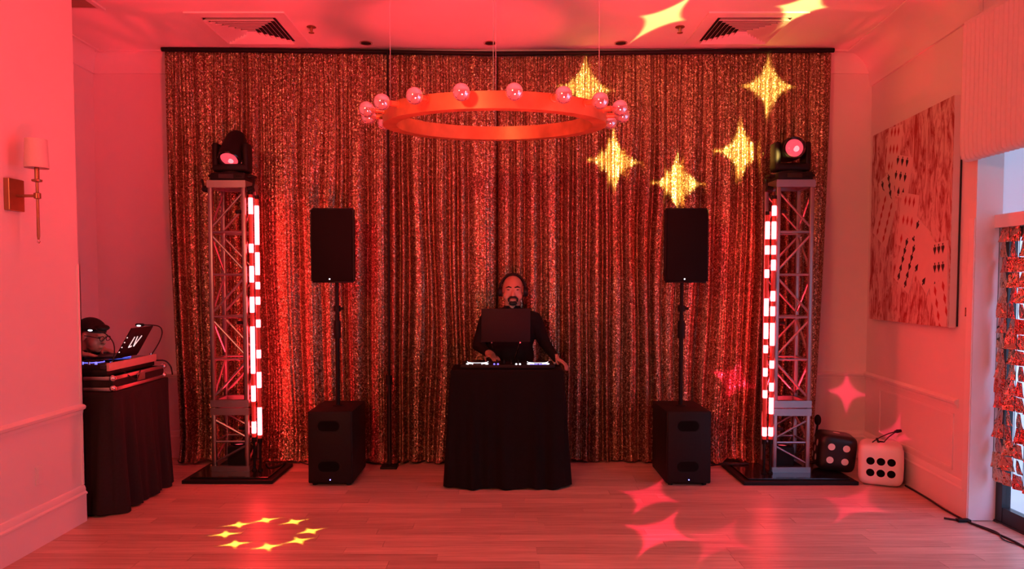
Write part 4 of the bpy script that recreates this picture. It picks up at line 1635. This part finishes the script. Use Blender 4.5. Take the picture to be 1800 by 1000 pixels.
# ------------------------------------------------------------------ cables and small things on the floor
cable('floor_cable', 'black cable running along the foot of the right wall to the door', [(*rw(.85, .06), .007), (*rw(.5, .05), .007), (*rw(.2, .06), .007), (3.24, 5.10, .007), (3.27, 4.9, .007), (3.29, 4.7, .007), (3.27, 4.4, .007), (3.26, 3.6, .007)], .007)
cable('floor_cable', 'thin second black cable on the floor by the glass door', [(3.25, 5.08, .006), (3.30, 4.88, .006), (3.245, 4.72, .006), (3.30, 4.5, .006), (3.29, 3.7, .006)], .004)
cj = thing('cable_box', 'small flat black junction box on the floor at the door corner', 'cable box', (3.24, 5.17, 0))
B().box((3.175, 5.09, 0), (3.265, 5.135, .02), bev=.004).build('body', 'black', cj)
B().tube([(3.12, 5.17, .008), (3.178, 5.12, .010)], .007, 8).build('tail', 'rubber', cj)
cable('floor_cable', 'black cable looping on the left base plate', [(-2.15, 6.62, .055), (-2.06, 6.45, .052), (-1.99, 6.55, .052), (-1.96, 6.66, .052), (-1.88, 6.72, .03), (-1.75, 6.70, .009)], .006)
cable('floor_cable', 'black cable bundle in front of the curtain left of the right base plate', [(1.62, 6.70, .008), (1.75, 6.62, .01), (1.86, 6.66, .015), (1.97, 6.60, .04), (2.08, 6.56, .054), (2.2, 6.58, .054)], .009)
cable('floor_cable', 'black cable on the right base plate behind the black die', [(2.62, 6.55, .052), (2.72, 6.60, .055), (2.80, 6.66, .052), (2.86, 6.62, .052)], .006)
cable('case_cable', 'black cable drooping over the edge of the flight case', [(-2.90, 5.50, 1.05), (-2.82, 5.48, 1.01), (-2.785, 5.52, .96), (-2.785, 5.60, .945), (-2.80, 5.68, 1.0)], .004)
cable('case_cable', 'black cable hanging from the far end of the flight case', [(-2.84, 6.03, 1.04), (-2.79, 6.08, 1.03), (-2.765, 6.12, .98), (-2.76, 6.14, .91)], .006)

# uplights standing inside the truss feet: a black housing with a red lens and the lamp behind it
for x, y_, lab in ((TLX + .02, TLY, 'black uplight box inside the foot of the left truss'), (TRX - .02, TRY, 'black uplight box inside the foot of the right truss')):
    o = thing('truss_uplight', lab, 'stage light', (x, y_, .045), 'uplights in the trusses')
    B().box((x - .085, y_ - .06, .045), (x + .085, y_ + .06, .24), bev=.008).build('housing', 'black', o)
    B().lathe([(.052, .238), (.052, .252), (.046, .252), (.046, .238)], 24, Matrix.Translation((x, y_, 0)), caps=False).build('bezel', 'black', o, True)
    B().lathe([(.046, .240), (.002, .246)], 24, Matrix.Translation((x, y_, 0))).build('lens', 'lens', o, True)
    B().tube([(x - .07, y_, .24), (x - .07, y_, .262), (x - .07, y_ + .05, .262), (x - .07, y_ + .05, .24)], .006, 8).build('handle', 'black', o)
    l = bpy.data.lights.new('uplight_lamp', 'SPOT')
    l.energy = 240
    l.color = (1.0, 0.02, 0.035)
    l.spot_size = R(48)
    l.spot_blend = 0.2
    l.shadow_soft_size = 0.02
    lo_ = bpy.data.objects.new('uplight_lamp', l)
    C.objects.link(lo_)
    lo_.location = (x, y_, .27)
    lo_.rotation_euler = (math.pi, 0, 0)
# black cable clamps along the inner chords of the trusses
for TX, TYY, sgn, nm in ((TLX, TLY, 1, 'left'), (TRX, TRY, -1, 'right')):
    for z, w in ((2.28, 'near the top'), (1.33, 'at mid height'), (.42, 'near the foot')):
        x = TX + sgn * .098
        o = B().tube([(x - .022, TYY - .15, z), (x + .022, TYY - .15, z)], .017, 10).build('tube_clamp', 'black', None, True)
        tag(o, 'black tube clamp on the inner chord of the %s truss, %s' % (nm, w), 'clamp', 'tube clamps on the trusses')
o = B().ell((2.88, 6.73, .42), (.03, .03, .05)).tube([(2.88, 6.73, .38), (2.87, 6.74, .28)], .01, 8).build('power_plug', 'black', None, True)
tag(o, 'black plug hanging at the right edge of the sequin curtain', 'plug')
